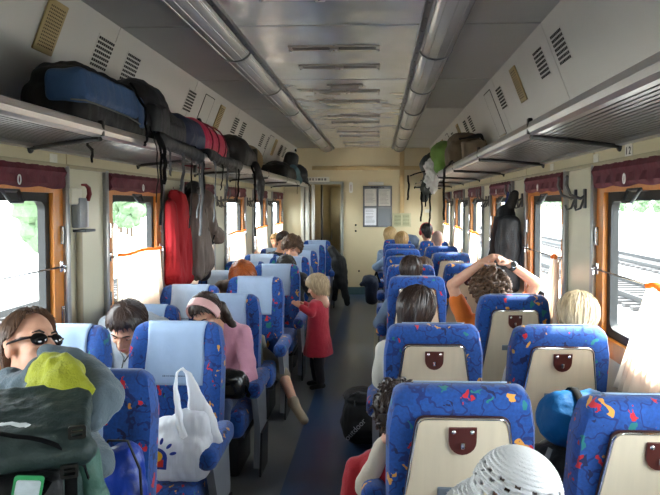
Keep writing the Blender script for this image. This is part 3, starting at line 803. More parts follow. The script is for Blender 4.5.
    while x < .05:
        w_ = random.uniform(.003, .007); h_ = random.uniform(.0035, .0055) if x > -.05 else .008
        box(bm, (x + w_ / 2, -front_w(x, .375) - .0075, .375), (w_, .001, h_)); x += w_ + random.choice((.0015, .0015, .004))
    obj('printed_line', bm, mat('cover_print', (.2, .22, .3), .8), bk)
    # armrest on the aisle side
    bm = nb(); box(bm, (.277, -.11, .575), (.094, .38, .098), bev=.038, seg=4)
    for v in bm.verts:
        if v.co.y < -.22: v.co.z -= .012
    obj('armrest_pad', bm, FAB, t)
    bm = nb(); prism(bm, [(-.24, .54), (.06, .54), (.10, .30), (.06, .06), (-.16, .06), (-.13, .30)], .035, basis((.258, 0, 0), (0, 1, 0), (0, 0, 1), (1, 0, 0))); obj('armrest_support', bm, gsup, t)
    bm = nb(); prism(bm, [(-.12, .26), (.09, .26), (.06, .01), (-.17, .01)], .012, basis((.293, 0, 0), (0, 1, 0), (0, 0, 1), (1, 0, 0))); obj('kick_plate', bm, M['pedestal_dark'], t)
    return t
SP = seat_proto()
# the same seat without an armrest, for the window places
SW = SP.copy(); C.objects.link(SW)
for ch in SP.children:
    if ch.name.startswith(('armrest', 'kick')): continue
    c = ch.copy(); C.objects.link(c); c.parent = SW
    for g in ch.children:
        d = g.copy(); C.objects.link(d); d.parent = c
used = set()
def seat(src, x, ytop, face, label, group, lean=0., dz=0.):
    """ytop: distance of the head of the backrest; face -1 looks at the camera, +1 looks away"""
    key = src.name
    back = .17 + .64 * math.sin(math.radians(9 + lean))
    y = ytop - back if face < 0 else ytop + back
    rot = 0 if face < 0 else PI
    if key in used: s = dup(src, (x, y, dz), rot, label, group)
    else:
        s = src; used.add(key); s.location = (x, y, dz); s.rotation_euler = (0, 0, rot); s['label'] = label; s['group'] = group
    if lean:
        for c in s.children:
            if c.name.startswith('backrest'): c.rotation_euler = (math.radians(-9 - lean), 0, 0)
    return s
NUM = ['first', 'second', 'third', 'fourth', 'fifth', 'sixth', 'seventh', 'eighth', 'ninth', 'tenth']
LA = [2.27, 3.2, 4.2, 5.22, 6.3, 7.2, 8.15, 9.3, 10.45]
LW = [2.0, 2.97, 3.95, 4.95, 6.0, 7.0, 8.0, 9.1, 10.3]
RA = [2.02, 3.04, 5.05, 6.0, 7.0, 8.1, 9.1, 10.25]
RW = [1.98, 3.1, 4.15, 6.3, 7.7, 8.85, 10.1]
LAX, LWX, RAX, RWX = -.72, -1.175, .55, 1.155
GL, GR = 'blue seats of the left rows facing the camera', 'blue seats of the right rows seen from behind'
extraL = {0: ', beside the sleeping woman', 1: ', its white headrest cover behind the plastic bag', 2: ', behind the girl with the headband', 3: ', empty, beside the toddler'}
for i, y in enumerate(LA): seat(SP, LAX - (.02 if i == 0 else 0), y, -1, '%s left aisle seat in blue fabric%s' % (NUM[i], extraL.get(i, '')), GL)
for i, y in enumerate(LW): seat(SW, LWX - (.03 if i == 1 else 0), y, -1, '%s left window seat in blue fabric' % NUM[i], GL, 3, .03 if i == 1 else -.03)
extraR = {0: ', wide cream back panel behind the crochet hat', 1: ', behind the first, brown bag hook on its cream panel', 2: ', with a dark-haired head before its cream panel'}
for i, y in enumerate(RA): seat(SP, RAX + (.04 if y > 3.5 else 0.), y, 1, '%s right aisle seat%s' % (NUM[i], extraR.get(i, ' in blue fabric, seen from behind')), GR, 0, .025)
extraW = {0: ', cut off by the corner of the picture', 1: ', with the blue sleeping bag below its panel', 2: ', in front of the man with raised arms'}
for i, y in enumerate(RW): seat(SW, RWX - (.03 if i == 0 else 0), y, 1, '%s right window seat%s' % (NUM[i], extraW.get(i, ' in blue fabric, seen from behind')), GR, 0, .02)
# ================================================================== people
skinm = NT('skin'); _tc = skinm.n('ShaderNodeTexCoord'); _nz = skinm.n('ShaderNodeTexNoise', i_Scale=30.)
skinm.l(_tc.outputs['Object'], _nz.inputs['Vector']); skinm.l(skinm.mix(_nz.outputs[0], lin((.80, .58, .48)), lin((.88, .68, .57))), skinm.b.inputs['Base Color'])
skinm.b.inputs['Roughness'].default_value = .5; skinm.b.inputs['Subsurface Weight'].default_value = .12; skinm.b.inputs['Subsurface Radius'].default_value = (.01, .004, .002); skinm = skinm.m
def hairm(name, c1, c2, rough=.42):
    s = NT(name); tc = s.n('ShaderNodeTexCoord'); mp = s.n('ShaderNodeMapping'); mp.inputs['Scale'].default_value = (1, 1, .22)
    s.l(tc.outputs['Object'], mp.inputs['Vector']); nz = s.n('ShaderNodeTexNoise', i_Scale=70.); nz.inputs['Detail'].default_value = 3; s.l(mp.outputs[0], nz.inputs['Vector'])
    s.l(s.mix(nz.outputs[0], lin(c1), lin(c2)), s.b.inputs['Base Color']); s.b.inputs['Roughness'].default_value = rough
    bp = s.n('ShaderNodeBump', i_Strength=.5, i_Distance=.006); s.l(nz.outputs[0], bp.inputs['Height']); s.l(bp.outputs[0], s.b.inputs['Normal'])
    return s.m
H_dark = hairm('hair_dark_brown', (.10, .07, .06), (.27, .19, .15)); H_brown = hairm('hair_brown', (.22, .15, .11), (.45, .33, .25))
H_black = hairm('hair_black', (.05, .045, .05), (.16, .13, .12)); H_blond = hairm('hair_blond', (.55, .42, .26), (.90, .78, .55))
H_red = hairm('hair_red', (.42, .18, .06), (.80, .42, .18)); H_fair = hairm('hair_dark_blond', (.42, .31, .18), (.78, .63, .40)); H_curl = hairm('hair_curly_brown', (.15, .10, .07), (.50, .37, .27), .5)
H_ash = hairm('hair_ash_blond', (.38, .29, .20), (.86, .76, .60)); H_shave = hairm('hair_shaved', (.42, .33, .30), (.55, .43, .38), .7)
def cl(name, c, bump=.25): return mat(name, c, .85, var=.12, scale=12, bump=bump, bscale=120, sheen=.2)
def smooth01(x): x = max(0, min(1, x)); return x * x * (3 - 2 * x)
def head_matrix(c, f, yaw=0, pitch=0, roll=0, s=1.):
    """local x = the person's right, y = where the face points, z = up"""
    f = V((f[0], f[1], 0)).normalized(); r = f.cross(V((0, 0, 1)))
    B = Matrix((r, f, (0, 0, 1))).transposed()
    R = B @ rz(math.radians(yaw)) @ rx(math.radians(pitch)) @ ry(math.radians(roll))
    return Matrix.Translation(V(c)) @ R.to_4x4() @ Matrix.Scale(s, 4)
def add_head(bm, m):
    t = nb()
    ell(t, (0, -.015, .03), (.074, .095, .09)); ell(t, (0, .028, -.045), (.058, .060, .075)); ell(t, (0, .062, -.098), (.026, .020, .018))
    ell(t, (0, .01, -.07), (.056, .055, .045))
    caps(t, (0, .084, .012), (0, .110, -.034), .0085, .014); ell(t, (-.013, .094, -.038), (.009, .011, .009)); ell(t, (.013, .094, -.038), (.009, .011, .009))
    ell(t, (0, .074, .026), (.052, .017, .011)); ell(t, (.036, .058, -.03), (.022, .022, .02)); ell(t, (-.036, .058, -.03), (.022, .022, .02))
    ell(t, (0, .083, -.066), (.023, .010, .006)); ell(t, (0, .081, -.077), (.020, .010, .007))
    for s in (-1, 1):
        ell(t, (s * .076, -.008, -.012), (.012, .019, .033)); ell(t, (s * .081, -.012, .006), (.010, .016, .016))
    caps(t, (0, -.018, -.06), (0, -.04, -.20), .054, .060)
    bmesh.ops.transform(t, matrix=m, verts=t.verts[:]); me = bpy.data.meshes.new('t'); t.to_mesh(me); t.free(); bm.from_mesh(me); bpy.data.meshes.remove(me)
def hand(bm, w, d, pn, side, s=1., curl=.35, spread=.0):
    """palm, four fingers and a thumb; d = along the hand, pn = out of the palm, side = +1/-1 where the thumb leaves"""
    d = V(d).normalized(); pn = (V(pn) - d * V(pn).dot(d)).normalized(); x = d.cross(pn).normalized() * side
    w = V(w)
    rr = []
    for t, hw, th in ((-.015, .026, .020), (0, .029, .019), (.03, .036, .017), (.06, .041, .015), (.085, .040, .012), (.092, .034, .008)):
        c = w + d * t * s; rr.append([c + (x * math.cos(q) * hw + pn * math.sin(q) * th) * s for q in [2 * PI * k / 14 for k in range(14)]])
    rings(bm, rr)
    for o, L in ((.030, .066), (.011, .076), (-.010, .070), (-.029, .054)):
        p = w + d * .078 * s + x * o * s; a = curl * .5; dd = d + x * o * spread * 12
        dd.normalize()
        for k, f in enumerate((.44, .32, .24)):
            q = p + (dd * math.cos(a) + pn * math.sin(a)) * L * f * s
            caps(bm, p, q, .0092 * s, .0082 * s, 8); p = q; a += curl * (1.1 if k == 0 else .8)
    p = w + d * .022 * s + x * .030 * s; q = p + (d * .55 + x * .75 + pn * .25).normalized() * .036 * s; r = q + (d * .85 + x * .25 + pn * .35).normalized() * .034 * s
    caps(bm, p, q, .013 * s, .0105 * s, 8); caps(bm, q, r, .0105 * s, .0085 * s, 8)
def hair(bm, m, front=.07, side=-.02, back=-.09, vol=.012, amp=.05, locks=160, curly=0, seed=1, part=0., droop=0., sidea=95, jag=.022, csz=1.):
    rnd = random.Random(seed); RX, RY, RZ = .077 + vol, .100 + vol, .094 + vol; c = V((0, -.014, .03)); na = 48; nj = 14
    def end(a):
        return end0(a) + jag * (noise.noise(V((math.sin(a) * 9 + seed, math.cos(a) * 9, 3))) + .6 * noise.noise(V((math.sin(a) * 22, math.cos(a) * 22, seed))))
    def end0(a):
        d = abs(math.degrees(a))
        if d < sidea: return front + (side - front) * smooth01((d - 38) / (sidea - 45))
        return side + (back - side) * smooth01((d - sidea) / 55)
    def path(a, t, off=0., ze=None):
        e = end(a) if ze is None else ze
        te = math.acos(max(-.99, min(1, (e - c.z) / RZ))) if e > c.z - RZ * .55 else math.acos(-.55) * 1
        L1 = te; extra = max(0, (c.z - RZ * .55) - e) if e <= c.z - RZ * .55 else 0
        tot = L1 * .1 + extra; u = t * tot
        n = noise.noise(V((math.sin(a) * 5 + seed, math.cos(a) * 5, t * 1.3))) * amp + .5 * amp * noise.noise(V((math.sin(a) * 14, math.cos(a) * 14 + seed, t)))
        if u <= L1 * .1:
            th = u / .1; k = 1 + off + n * min(1, th * 1.5)
            return c + V((RX * math.sin(th) * math.sin(a) * k, RY * math.sin(th) * math.cos(a) * k, RZ * math.cos(th) * (1 + off)))
        th = L1; k = 1 + off + n; w = u - L1 * .1
        tap = 1 - .9 * w + droop * w
        return c + V((RX * max(.8, math.sin(th)) * math.sin(a) * k * tap, RY * max(.8, math.sin(th)) * math.cos(a) * k * tap, RZ * math.cos(th) - w))
    t = nb(); rs = []
    for j in range(nj + 1):
        tt = max(.02, j / nj); rs.append([path(2 * PI * i / na - PI, tt) for i in range(na)])
    rs.append([p * .86 + V((0, -.004, p.z * .14)) for p in rs[-1]]); rs.append([p * .72 + V((0, -.004, .02 + p.z * .14)) for p in rs[-3]])
    rings(t, rs)
    for _ in range(locks):
        a = rnd.uniform(-PI, PI); t0 = rnd.uniform(.05, .6); da = rnd.uniform(-.25, .25); ex = rnd.uniform(-.012, .014); r0 = rnd.uniform(.003, .0065)
        pts = [path(a + da * q, min(1.0, t0 + (1 - t0) * q), .01 + rnd.uniform(0, .02)) for q in (0, .2, .4, .6, .8, 1)]
        pts[-1].z += ex; tube(t, pts, [r0 * .5, r0, r0, r0, r0 * .8, r0 * .2], 5)
    for _ in range(curly):
        a = rnd.uniform(-PI, PI); p = path(a, math.sqrt(rnd.uniform(.01, 1)), rnd.uniform(.0, .10)); r = rnd.uniform(.010, .019) * csz
        R = rz(rnd.uniform(0, 6)) @ rx(rnd.uniform(0, 6))
        pts = [p + R @ V((r * math.cos(q), r * math.sin(q), .004 * q - .010)) for q in [k * .9 for k in range(8)]]
        tube(t, pts, [.003] + [r * .40] * 6 + [.002], 5)
    bmesh.ops.transform(t, matrix=m, verts=t.verts[:]); me = bpy.data.meshes.new('t'); t.to_mesh(me); t.free(); bm.from_mesh(me); bpy.data.meshes.remove(me)
def torso(bm, hip, N, r, s, g=0., t1=1.0, wide=1.):
    ax = (N - hip); L = ax.length; ax.normalize(); fw = ax.cross(r).normalized(); rs = []
    for t, w, d in ((-.10, .13, .10), (-.04, .165, .115), (.08, .17, .115), (.30, .148, .105), (.55, .165, .118), (.74, .185, .112), (.86, .178, .092), (.94, .125, .075), (1.0, .066, .06), (1.06, .05, .05)):
        if t > t1: break
        c = hip + ax * L * t - fw * .035 * math.sin(max(0, t) * PI) * s
        rs.append([c + r * math.cos(q) * (w * wide * s + g) + fw * math.sin(q) * (d * s + g) for q in [2 * PI * k / 20 for k in range(20)]])
    rings(bm, rs)
def person(label, hip, head, f, look=(0, 0, 0), s=1., arms=None, legs=None, top=None, short=False, pants=None, hairst=None, hm=None, group='passengers', vox=.010, face=False, shoes=None, neck=None, curl=.5, bare=False, collar=False, hs=1., handn=None, legbare=False):
    hip = V(hip); head = V(head); f = V((f[0], f[1], 0)).normalized(); r = f.cross(V((0, 0, 1))); up = V((0, 0, 1))
    root = thing('person', label, 'person', (hip.x, hip.y, 0), group=group); off = Matrix.Translation((-hip.x, -hip.y, 0))
    hmx = head_matrix(head, f, *look, s=s * hs)
    N = V(neck) if neck is not None else hmx @ V((0, -.04, -.175))
    ax = (N - hip).normalized(); rr = (r - ax * r.dot(ax)).normalized()
    SR, SL = N - ax * .075 * s + rr * .160 * s, N - ax * .075 * s - rr * .160 * s
    A = {}
    for k, S, sg in (('R', SR, 1), ('L', SL, -1)):
        e = S - up * .25 * s + f * .10 * s + r * sg * .04 * s; w = e + f * .20 * s - r * sg * .08 * s + up * .0
        A[k] = [S, e, w]
        if arms and k in arms:
            a = [V(p) for p in arms[k]]; A[k] = [S] + a if len(a) == 2 else a
    LG = {}
    for k, sg in (('R', 1), ('L', -1)):
        h0 = hip + r * sg * .085 * s; kn = h0 + f * .42 * s + r * sg * .03; an = V((kn.x, kn.y, .09)) + f * .02; LG[k] = [h0, kn, an]
        if legs and k in legs: LG[k] = [h0] + [V(p) for p in legs[k]]
    def mk(name, bm, m, **kw):
        o = fuse(name, bm, m, root, **kw); o.data.transform(off); return o
    # one continuous body
    bm = nb(); add_head(bm, hmx); torso(bm, hip, N, rr, s, -.006); 
    caps(bm, N - ax * .02, hmx @ V((0, -.03, -.10)), .056 * s, .052 * s)
    for k, sg in (('R', 1), ('L', -1)):
        S, e, w = A[k]
        caps(bm, S - rr * sg * .01, e, .046 * s, .037 * s); caps(bm, e, w, .038 * s, .026 * s)
        hd = (w - e).normalized(); pn = -r * sg * .7 - up * .7
        if handn and k in handn: hd2, pn, sd, cu = handn[k]; hand(bm, w, hd2 if hd2 else hd, pn, sd, s, cu)
        else: hand(bm, w, hd, pn, sg, s, curl)
        h0, kn, an = LG[k]
        caps(bm, h0, kn, .078 * s, .052 * s); caps(bm, kn, an, .050 * s, .034 * s)
        toe = an + f * .13 * s - up * .05 * s if not (legs and k + 't' in legs) else V(legs[k + 't'])
        caps(bm, an - f * .02, toe, .034 * s, .026 * s); LG[k].append(toe)
    mk('body', bm, skinm, voxel=vox, sm=2)
    # clothes
    if top is not None:
        bm = nb(); torso(bm, hip, N, rr, s, .012, 1.0)
        for k, sg in (('R', 1), ('L', -1)):
            S, e, w = A[k]; caps(bm, S - rr * sg * .02, S.lerp(e, .62) if short else e, .060 * s, .056 * s if short else .050 * s)
            if not short: caps(bm, e, e.lerp(w, .94), .051 * s, .038 * s)
        mk('sweater' if not short else 't_shirt', bm, top, voxel=.011, sm=3, wr=.007 * s, wsc=10 / s)
    if pants is not None:
        bm = nb(); torso(bm, hip - up * .01, hip + up * .45 * s, r, s, .012, .3)
        for k in ('R', 'L'):
            h0, kn, an, toe = LG[k]; caps(bm, h0, kn, .092 * s, .066 * s)
            if not legbare: caps(bm, kn, kn.lerp(an, .92), .064 * s, .050 * s)
        mk('trousers', bm, pants, voxel=.013, sm=3, wr=.006, wsc=9)
    for k in ('R', 'L'):
        h0, kn, an, toe = LG[k]; bm = nb(); d = (toe - an); d.normalize()
        caps(bm, an - d * .05 * s - up * .02 * s, toe + d * .01 * s, .043 * s, .036 * s); caps(bm, an, an - d * .01 + up * .02 * s, .040 * s, .040 * s)
        o = mk('shoe', bm, shoes or mat('dark_shoe', (.10, .09, .09), .5), voxel=.011, sm=2)
    if hairst is not None:
        bm = nb(); hair(bm, hmx, **hairst); bmesh.ops.transform(bm, matrix=off, verts=bm.verts[:]); obj('hair', bm, hm, root, 70)
    if face:
        for nm, m_, fn in (('eye', mat('eye_white', (.85, .83, .80), .25), lambda b, q: ell(b, (q * .031, .071, .004), (.014, .012, .008))),
                           ('iris', mat('iris_dark', (.10, .07, .05), .15), lambda b, q: ell(b, (q * .031, .0815, .003), (.0058, .003, .0058))),
                           ('eyelid', mat('eyelid_skin', (.72, .50, .42), .5), lambda b, q: ell(b, (q * .031, .0725, .009), (.0155, .013, .0065))),
                           ('eyebrow', mat('eyebrow_hair', (.14, .10, .08), .8), lambda b, q: tube(b, [(q * .014, .089, .022), (q * .032, .087, .029), (q * .050, .074, .024)], [.003, .004, .002], 6))):
            for q in (-1, 1):
                bm = nb(); fn(bm, q); bmesh.ops.transform(bm, matrix=off @ hmx, verts=bm.verts[:]); obj(nm, bm, m_, root)
        bm = nb(); ell(bm, (0, .0895, -.067), (.020, .006, .0045)); ell(bm, (0, .0875, -.076), (.017, .006, .005)); bmesh.ops.transform(bm, matrix=off @ hmx, verts=bm.verts[:]); obj('lips', bm, mat('lips', (.68, .36, .34), .45), root)
    root['_'] = 0; del root['_']
    return root, hmx, off, A
def add_part(root, off, name, bm, m, smooth=40):
    bmesh.ops.transform(bm, matrix=off, verts=bm.verts[:]); return obj(name, bm, m, root, smooth)
LF, RF = (0, -1), (0, 1)
jeans = cl('denim', (.20, .27, .40)); darkc = cl('dark_cloth', (.10, .10, .12)); khaki = cl('khaki_cloth', (.50, .46, .38))
short_h = dict(front=.062, side=-.004, back=-.085, vol=.012, amp=.06, locks=190)

# 1 sleeping woman with sunglasses
hc = at(31, 346, 2.06)
gj = cl('grey_jacket_cloth', (.31, .36, .39), .35); yj = cl('yellow_jacket_cloth', (.58, .59, .06), .35)
R1, m1, o1, A1 = person('woman in sunglasses dozing behind a green rucksack, grey and yellow jacket', (-.80, 1.98, .50), hc, LF, (68, 20, -14), .97,
    arms=dict(L=[(-.52, 1.80, .90), (-.66, 1.66, .92)], R=[(-1.02, 1.75, .90), (-.84, 1.58, .92)]), neck=(hc.x - .05, 2.06, 1.0), top=gj, pants=jeans, hairst=dict(front=.105, side=.025, back=-.18, vol=.010, amp=.04, locks=260, sidea=88, jag=.010), hm=H_brown, vox=.007, face=True)
bm = nb()
for q in (-1, 1):
    t = nb(); ell(t, (q * .034, .088, .0), (.029, .008, .021), R=rz(-q * .22)); bmesh.ops.transform(t, matrix=m1, verts=t.verts[:]); me = bpy.data.meshes.new('t'); t.to_mesh(me); t.free(); bm.from_mesh(me)
sg_ = add_part(R1, o1, 'sunglasses', bm, mat('dark_lens', (.05, .035, .04), .08))
for q in (-1, 1):
    bm = nb(); tube(bm, [m1 @ V((q * .060, .080, .006)), m1 @ V((q * .074, .055, .008)), m1 @ V((q * .083, .0, .006)), m1 @ V((q * .083, -.02, -.01))], [.0075, .0085, .006, .004], 8, flat=.6)
    o = obj('temple_arm', bm, mat('sunglass_frame', (.10, .06, .06), .25), sg_); o.data.transform(o1)
bm = nb(); tube(bm, [m1 @ V((-.008, .100, .006)), m1 @ V((.008, .100, .006))], .004, 6); o = obj('nose_bridge', bm, M['sunglass_frame'], sg_); o.data.transform(o1)
# the jacket bunched up under her chin and over the rucksack, yellow front and grey sleeves
bm = nb()
def Pj(px, py, Y): return at(px, py, Y)
for a, b, ra, rb in ((Pj(40, 390, 1.80), Pj(80, 398, 1.76), .05, .05), (Pj(82, 368, 1.88), Pj(101, 394, 1.80), .050, .060), (Pj(102, 398, 1.78), Pj(92, 418, 1.74), .058, .045), (Pj(8, 392, 1.82), Pj(36, 378, 1.86), .045, .045), (Pj(66, 366, 1.90), Pj(86, 380, 1.87), .04, .055), (Pj(46, 354, 1.86), Pj(74, 358, 1.86), .030, .032), (Pj(14, 386, 1.79), Pj(38, 362, 1.82), .022, .022), (Pj(10, 384, 1.88), Pj(2, 402, 1.80), .05, .05)): caps(bm, a, b, ra, rb)
o = fuse('jacket_sleeves', bm, gj, R1, .010, 3, .010, 9); o.data.transform(o1)
bm = nb()
for a, b, ra, rb in ((Pj(46, 376, 1.80), Pj(66, 376, 1.78), .055, .055), (Pj(60, 384, 1.75), Pj(86, 394, 1.73), .05, .022), (Pj(42, 392, 1.76), Pj(64, 394, 1.74), .05, .05), (Pj(22, 388, 1.79), Pj(46, 362, 1.80), .016, .024), (Pj(46, 360, 1.80), Pj(66, 360, 1.79), .022, .020), (Pj(64, 358, 1.78), Pj(90, 390, 1.73), .018, .016), (Pj(52, 362, 1.765), Pj(44, 392, 1.725), .016, .014), (Pj(34, 378, 1.77), Pj(60, 372, 1.74), .012, .014)): caps(bm, a, b, ra, rb)
o = fuse('jacket_front', bm, yj, R1, .007, 2, .005, 12); o.data.transform(o1); o['label'] = 'yellow jacket front'

# 2 young man looking down
hc = at(127, 328, 3.40)
shirtg = cl('pale_grey_shirt', (.72, .75, .79)); 
R2, m2, o2, A2 = person('young man with dark brown hair looking down, pale shirt', (-1.13, 3.72, .50), hc, LF, (-4, -34, -6), 1.05, neck=(-1.12, 3.62, 1.02), top=shirtg, pants=jeans, hairst=dict(front=.074, side=-.01, back=-.10, vol=.020, amp=.08, locks=340), hm=H_dark, vox=.007, face=True)
bm = nb(); c0 = m2 @ V((.02, .02, -.15)); tube(bm, [m2 @ V((.074, -.01, -.03)), m2 @ V((.06, .03, -.12)), at(124, 358, 3.40), at(121, 372, 3.38)], .004, 6); tube(bm, [m2 @ V((-.074, -.01, -.03)), m2 @ V((-.05, .03, -.12)), at(131, 352, 3.40), at(124, 362, 3.38)], .004, 6)
add_part(R2, o2, 'earphone_cord', bm, dark)

# 3 girl with a pink headband
hc = at(206, 314, 3.78)
pink = cl('pink_sweater', (.86, .62, .70))
R3, m3, o3, A3 = person('girl with a pink headband looking down, pink sweater, black bag on her lap', (-.72, 3.96, .50), hc, LF, (-12, -32, 6), .97, neck=(-.69, 3.93, .925), arms=dict(L=[(-.475, 3.74, .62), (-.60, 3.52, .62)], R=[(-.95, 3.76, .62), (-.80, 3.54, .60)]), top=pink, pants=jeans, hairst=dict(front=.070, side=-.05, back=-.24, vol=.012, amp=.04, locks=300), hm=H_dark, vox=.008, face=True)
bm = nb(); rs = []
for i in range(15):
    a = math.radians(-105 + 210 * i / 14); p = V((.096 * math.sin(a), -.012 + .045 * (1 - (a / 2) ** 2 * .6), .028 + .105 * math.cos(a)))
    n = V((math.sin(a), 0, math.cos(a))); t = V((0, 1, -.15)).normalized()
    rs.append([m3 @ (p + n * x * .004 + t * y * .026) for x, y in ((1, -1), (1.6, 0), (1, 1), (-1.5, 1), (-1.5, -1))])
rings(bm, rs); add_part(R3, o3, 'headband', bm, mat('pink_satin', (.84, .64, .62), .35, sheen=.3))
bm = nb(); caps(bm, m3 @ V((-.06, -.09, -.02)), m3 @ V((-.10, -.07, -.22)), .035, .022); caps(bm, m3 @ V((-.10, -.07, -.22)), m3 @ V((-.11, -.02, -.30)), .022, .008)
o = fuse('ponytail', bm, H_dark, R3, .007, 2, .004, 30); o.data.transform(o3)

# the red-haired one and the heads further back, all facing the camera
hc = at(243, 279, 5.55)
person('red-haired passenger bending forward between the left seats', (-1.0, 5.85, .50), hc, LF, (8, -48, 4), 1.05, neck=(-1.0, 5.76, .97), top=cl('brown_top', (.34, .28, .25)), pants=darkc, hairst=dict(front=.04, side=-.10, back=-.13, vol=.034, amp=.05, locks=260), hm=H_red, vox=.011)
hc = at(286, 269, 6.7)
person('dark-haired passenger, only the crown showing over a left seat, dark clothes', (-.70, 6.98, .50), hc, LF, (10, -40, 0), 1.05, neck=(-.69, 6.88, .93), arms=dict(L=[(-.40, 6.75, .66), (-.42, 6.5, .62)]), top=darkc, pants=darkc, hairst=dict(front=.04, side=-.06, back=-.10, vol=.02, amp=.05, locks=220), hm=H_black, vox=.011)
hc = at(292, 249, 7.65)
person('man with bushy curly dark hair, face showing to the eyes over a left seat', (-.74, 7.9, .50), hc, LF, (-6, -12, 0), 1.12, top=cl('grey_knit', (.40, .41, .43)), pants=darkc, hairst=dict(front=.055, side=.0, back=-.08, vol=.022, amp=.08, locks=60, curly=330), hm=H_curl, vox=.010, face=True)
hc = at(283.5, 241, 8.7)
person('dark-haired passenger by the left windows far down the coach', (-1.12, 8.84, .50), hc, LF, (40, -20, 0), 1.0, top=darkc, pants=darkc, hairst=short_h, hm=H_dark, vox=.012)
hc = at(276, 241, 9.35)
person('fair-haired passenger by the left windows behind the dark-haired one', (-1.04, 9.88, .50), hc, LF, (0, -10, 0), .92, top=khaki, pants=darkc, hairst=dict(front=.065, side=-.01, back=-.08, vol=.01, amp=.04, locks=120), hm=H_fair, vox=.012)
# one bent right down behind the girl, a foot out in the aisle
person('passenger bent down behind the girl, bare ankle and beige shoe out in the aisle', (-.76, 4.98, .49), (-.84, 4.62, .66), LF, (0, -60, 0), .92, neck=(-.80, 4.74, .76), top=cl('olive_top', (.30, .31, .26)), pants=khaki,
    legs=dict(L=[(-.44, 4.84, .33), (-.325, 4.63, .18)], Lt=(-.250, 4.54, .10)), legbare=True, hairst=short_h, hm=H_dark, vox=.011, shoes=mat('beige_shoe', (.62, .55, .46), .6, var=.1))

# toddler in the aisle
tf = V((-.93, .36, 0)); hc = at(317, 287, 5.62)
fx = at(316, 386, 5.60).x
R4, m4, o4, A4 = person('toddler with a blond bob standing in the aisle, red dress and dark leggings', (fx - .0, 5.62, .40), hc, tf, (10, -14, 0), .60, neck=(fx + .02, 5.63, .80), hs=1.30, arms=dict(L=[(fx - .03, 5.50, .70), (fx - .13, 5.50, .765)], R=[(fx - .02, 5.76, .70), (fx - .13, 5.68, .76)]),
    legs=dict(R=[(fx - .02, 5.68, .23), (fx - .0, 5.69, .06)], L=[(fx + .03, 5.56, .23), (fx + .04, 5.55, .06)]), top=None, pants=None, hairst=dict(front=.05, side=-.09, back=-.115, vol=.034, amp=.05, locks=420), hm=H_ash, vox=.007, group=None)
redm = cl('red_dress', (.74, .16, .24))
bm = nb(); rr_ = tf.normalized().cross(V((0, 0, 1))); rs = []
for z, w, d in ((.805, .060, .050), (.79, .100, .064), (.765, .122, .076), (.72, .124, .082), (.66, .116, .086), (.60, .112, .09), (.50, .122, .100), (.40, .138, .118), (.325, .150, .130), (.315, .150, .130)):
    c = V((fx + .018, 5.625, z)); rs.append([c + rr_ * math.cos(q) * w * (1 + .03 * math.sin(q * 7) * (z < .6)) + tf.normalized() * math.sin(q) * d * (1 + .03 * math.sin(q * 5) * (z < .6)) for q in [2 * PI * k / 40 for k in range(40)]])
rings(bm, rs)
for k in ('R', 'L'):
    S, e, w = A4[k]; caps(bm, S, e, .042, .036); caps(bm, e, e.lerp(w, .8), .036, .030)
o = fuse('dress', bm, redm, R4, .008, 2, .003, 14); o.data.transform(o4)
leg_m = cl('dark_leggings', (.13, .12, .15))
bm = nb()
for q in ((fx - .02, 5.68), (fx + .03, 5.56)): caps(bm, (q[0] * .7 + fx * .3, q[1] * .8 + 5.62 * .2, .42), (q[0], q[1], .23), .056, .046); caps(bm, (q[0], q[1], .23), (q[0] + .015, q[1], .085), .046, .036)
o = fuse('leggings', bm, leg_m, R4, .009, 2, .003, 14); o.data.transform(o4)

# right side, seen from behind -----------------------------------------------------
orange = cl('orange_t_shirt', (.86, .45, .14))
hc = at(490, 292, 4.36); hd = at(495, 257.5, 4.28)
elL, elR = at(452, 285, 4.42), at(537, 284, 4.36)
R5, m5, o5, A5 = person('curly-haired man with hands clasped on his head, orange t-shirt and wristwatch', (1.08, 4.52, .50), hc, RF, (0, -4, 0), 1.04, neck=(hc.x, 4.38, .90), arms=dict(L=[elL, hd + V((-.088, .01, -.035))], R=[elR, hd + V((.094, .02, -.040))]),
    handn=dict(L=((.86, -.16, .50), (.45, .25, -.85), -1, 1.0), R=((-.86, -.10, .52), (-.45, .25, -.85), 1, 1.0)), top=orange, short=True, pants=jeans, hairst=dict(front=.06, side=-.0, back=-.085, vol=.028, amp=.10, locks=60, curly=420, csz=1.4), hm=H_curl, vox=.0055)
w = A5['R'][2]; e = A5['R'][1]; d = (w - e).normalized(); c = w - d * .035; x, y = frame_of(d)
bm = nb(); rings(bm, [[c + d * q + (x * math.cos(t) + y * math.sin(t)) * .036 for t in [2 * PI * k / 20 for k in range(20)]] for q in (-.014, .014)]); wt = add_part(R5, o5, 'watch_strap', bm, mat('watch_black', (.06, .06, .07), .4))
bm = nb(); lathe(bm, [(.021, 0), (.022, .006), (.018, .010)], n=20); xx = V((0, -1, .35)).normalized(); q = xx.to_track_quat('Z', 'Y').to_matrix().to_4x4(); bmesh.ops.transform(bm, matrix=Matrix.Translation(c + xx * .034) @ q, verts=bm.verts[:]); o = obj('watch_case', bm, steel, wt); o.data.transform(o5)

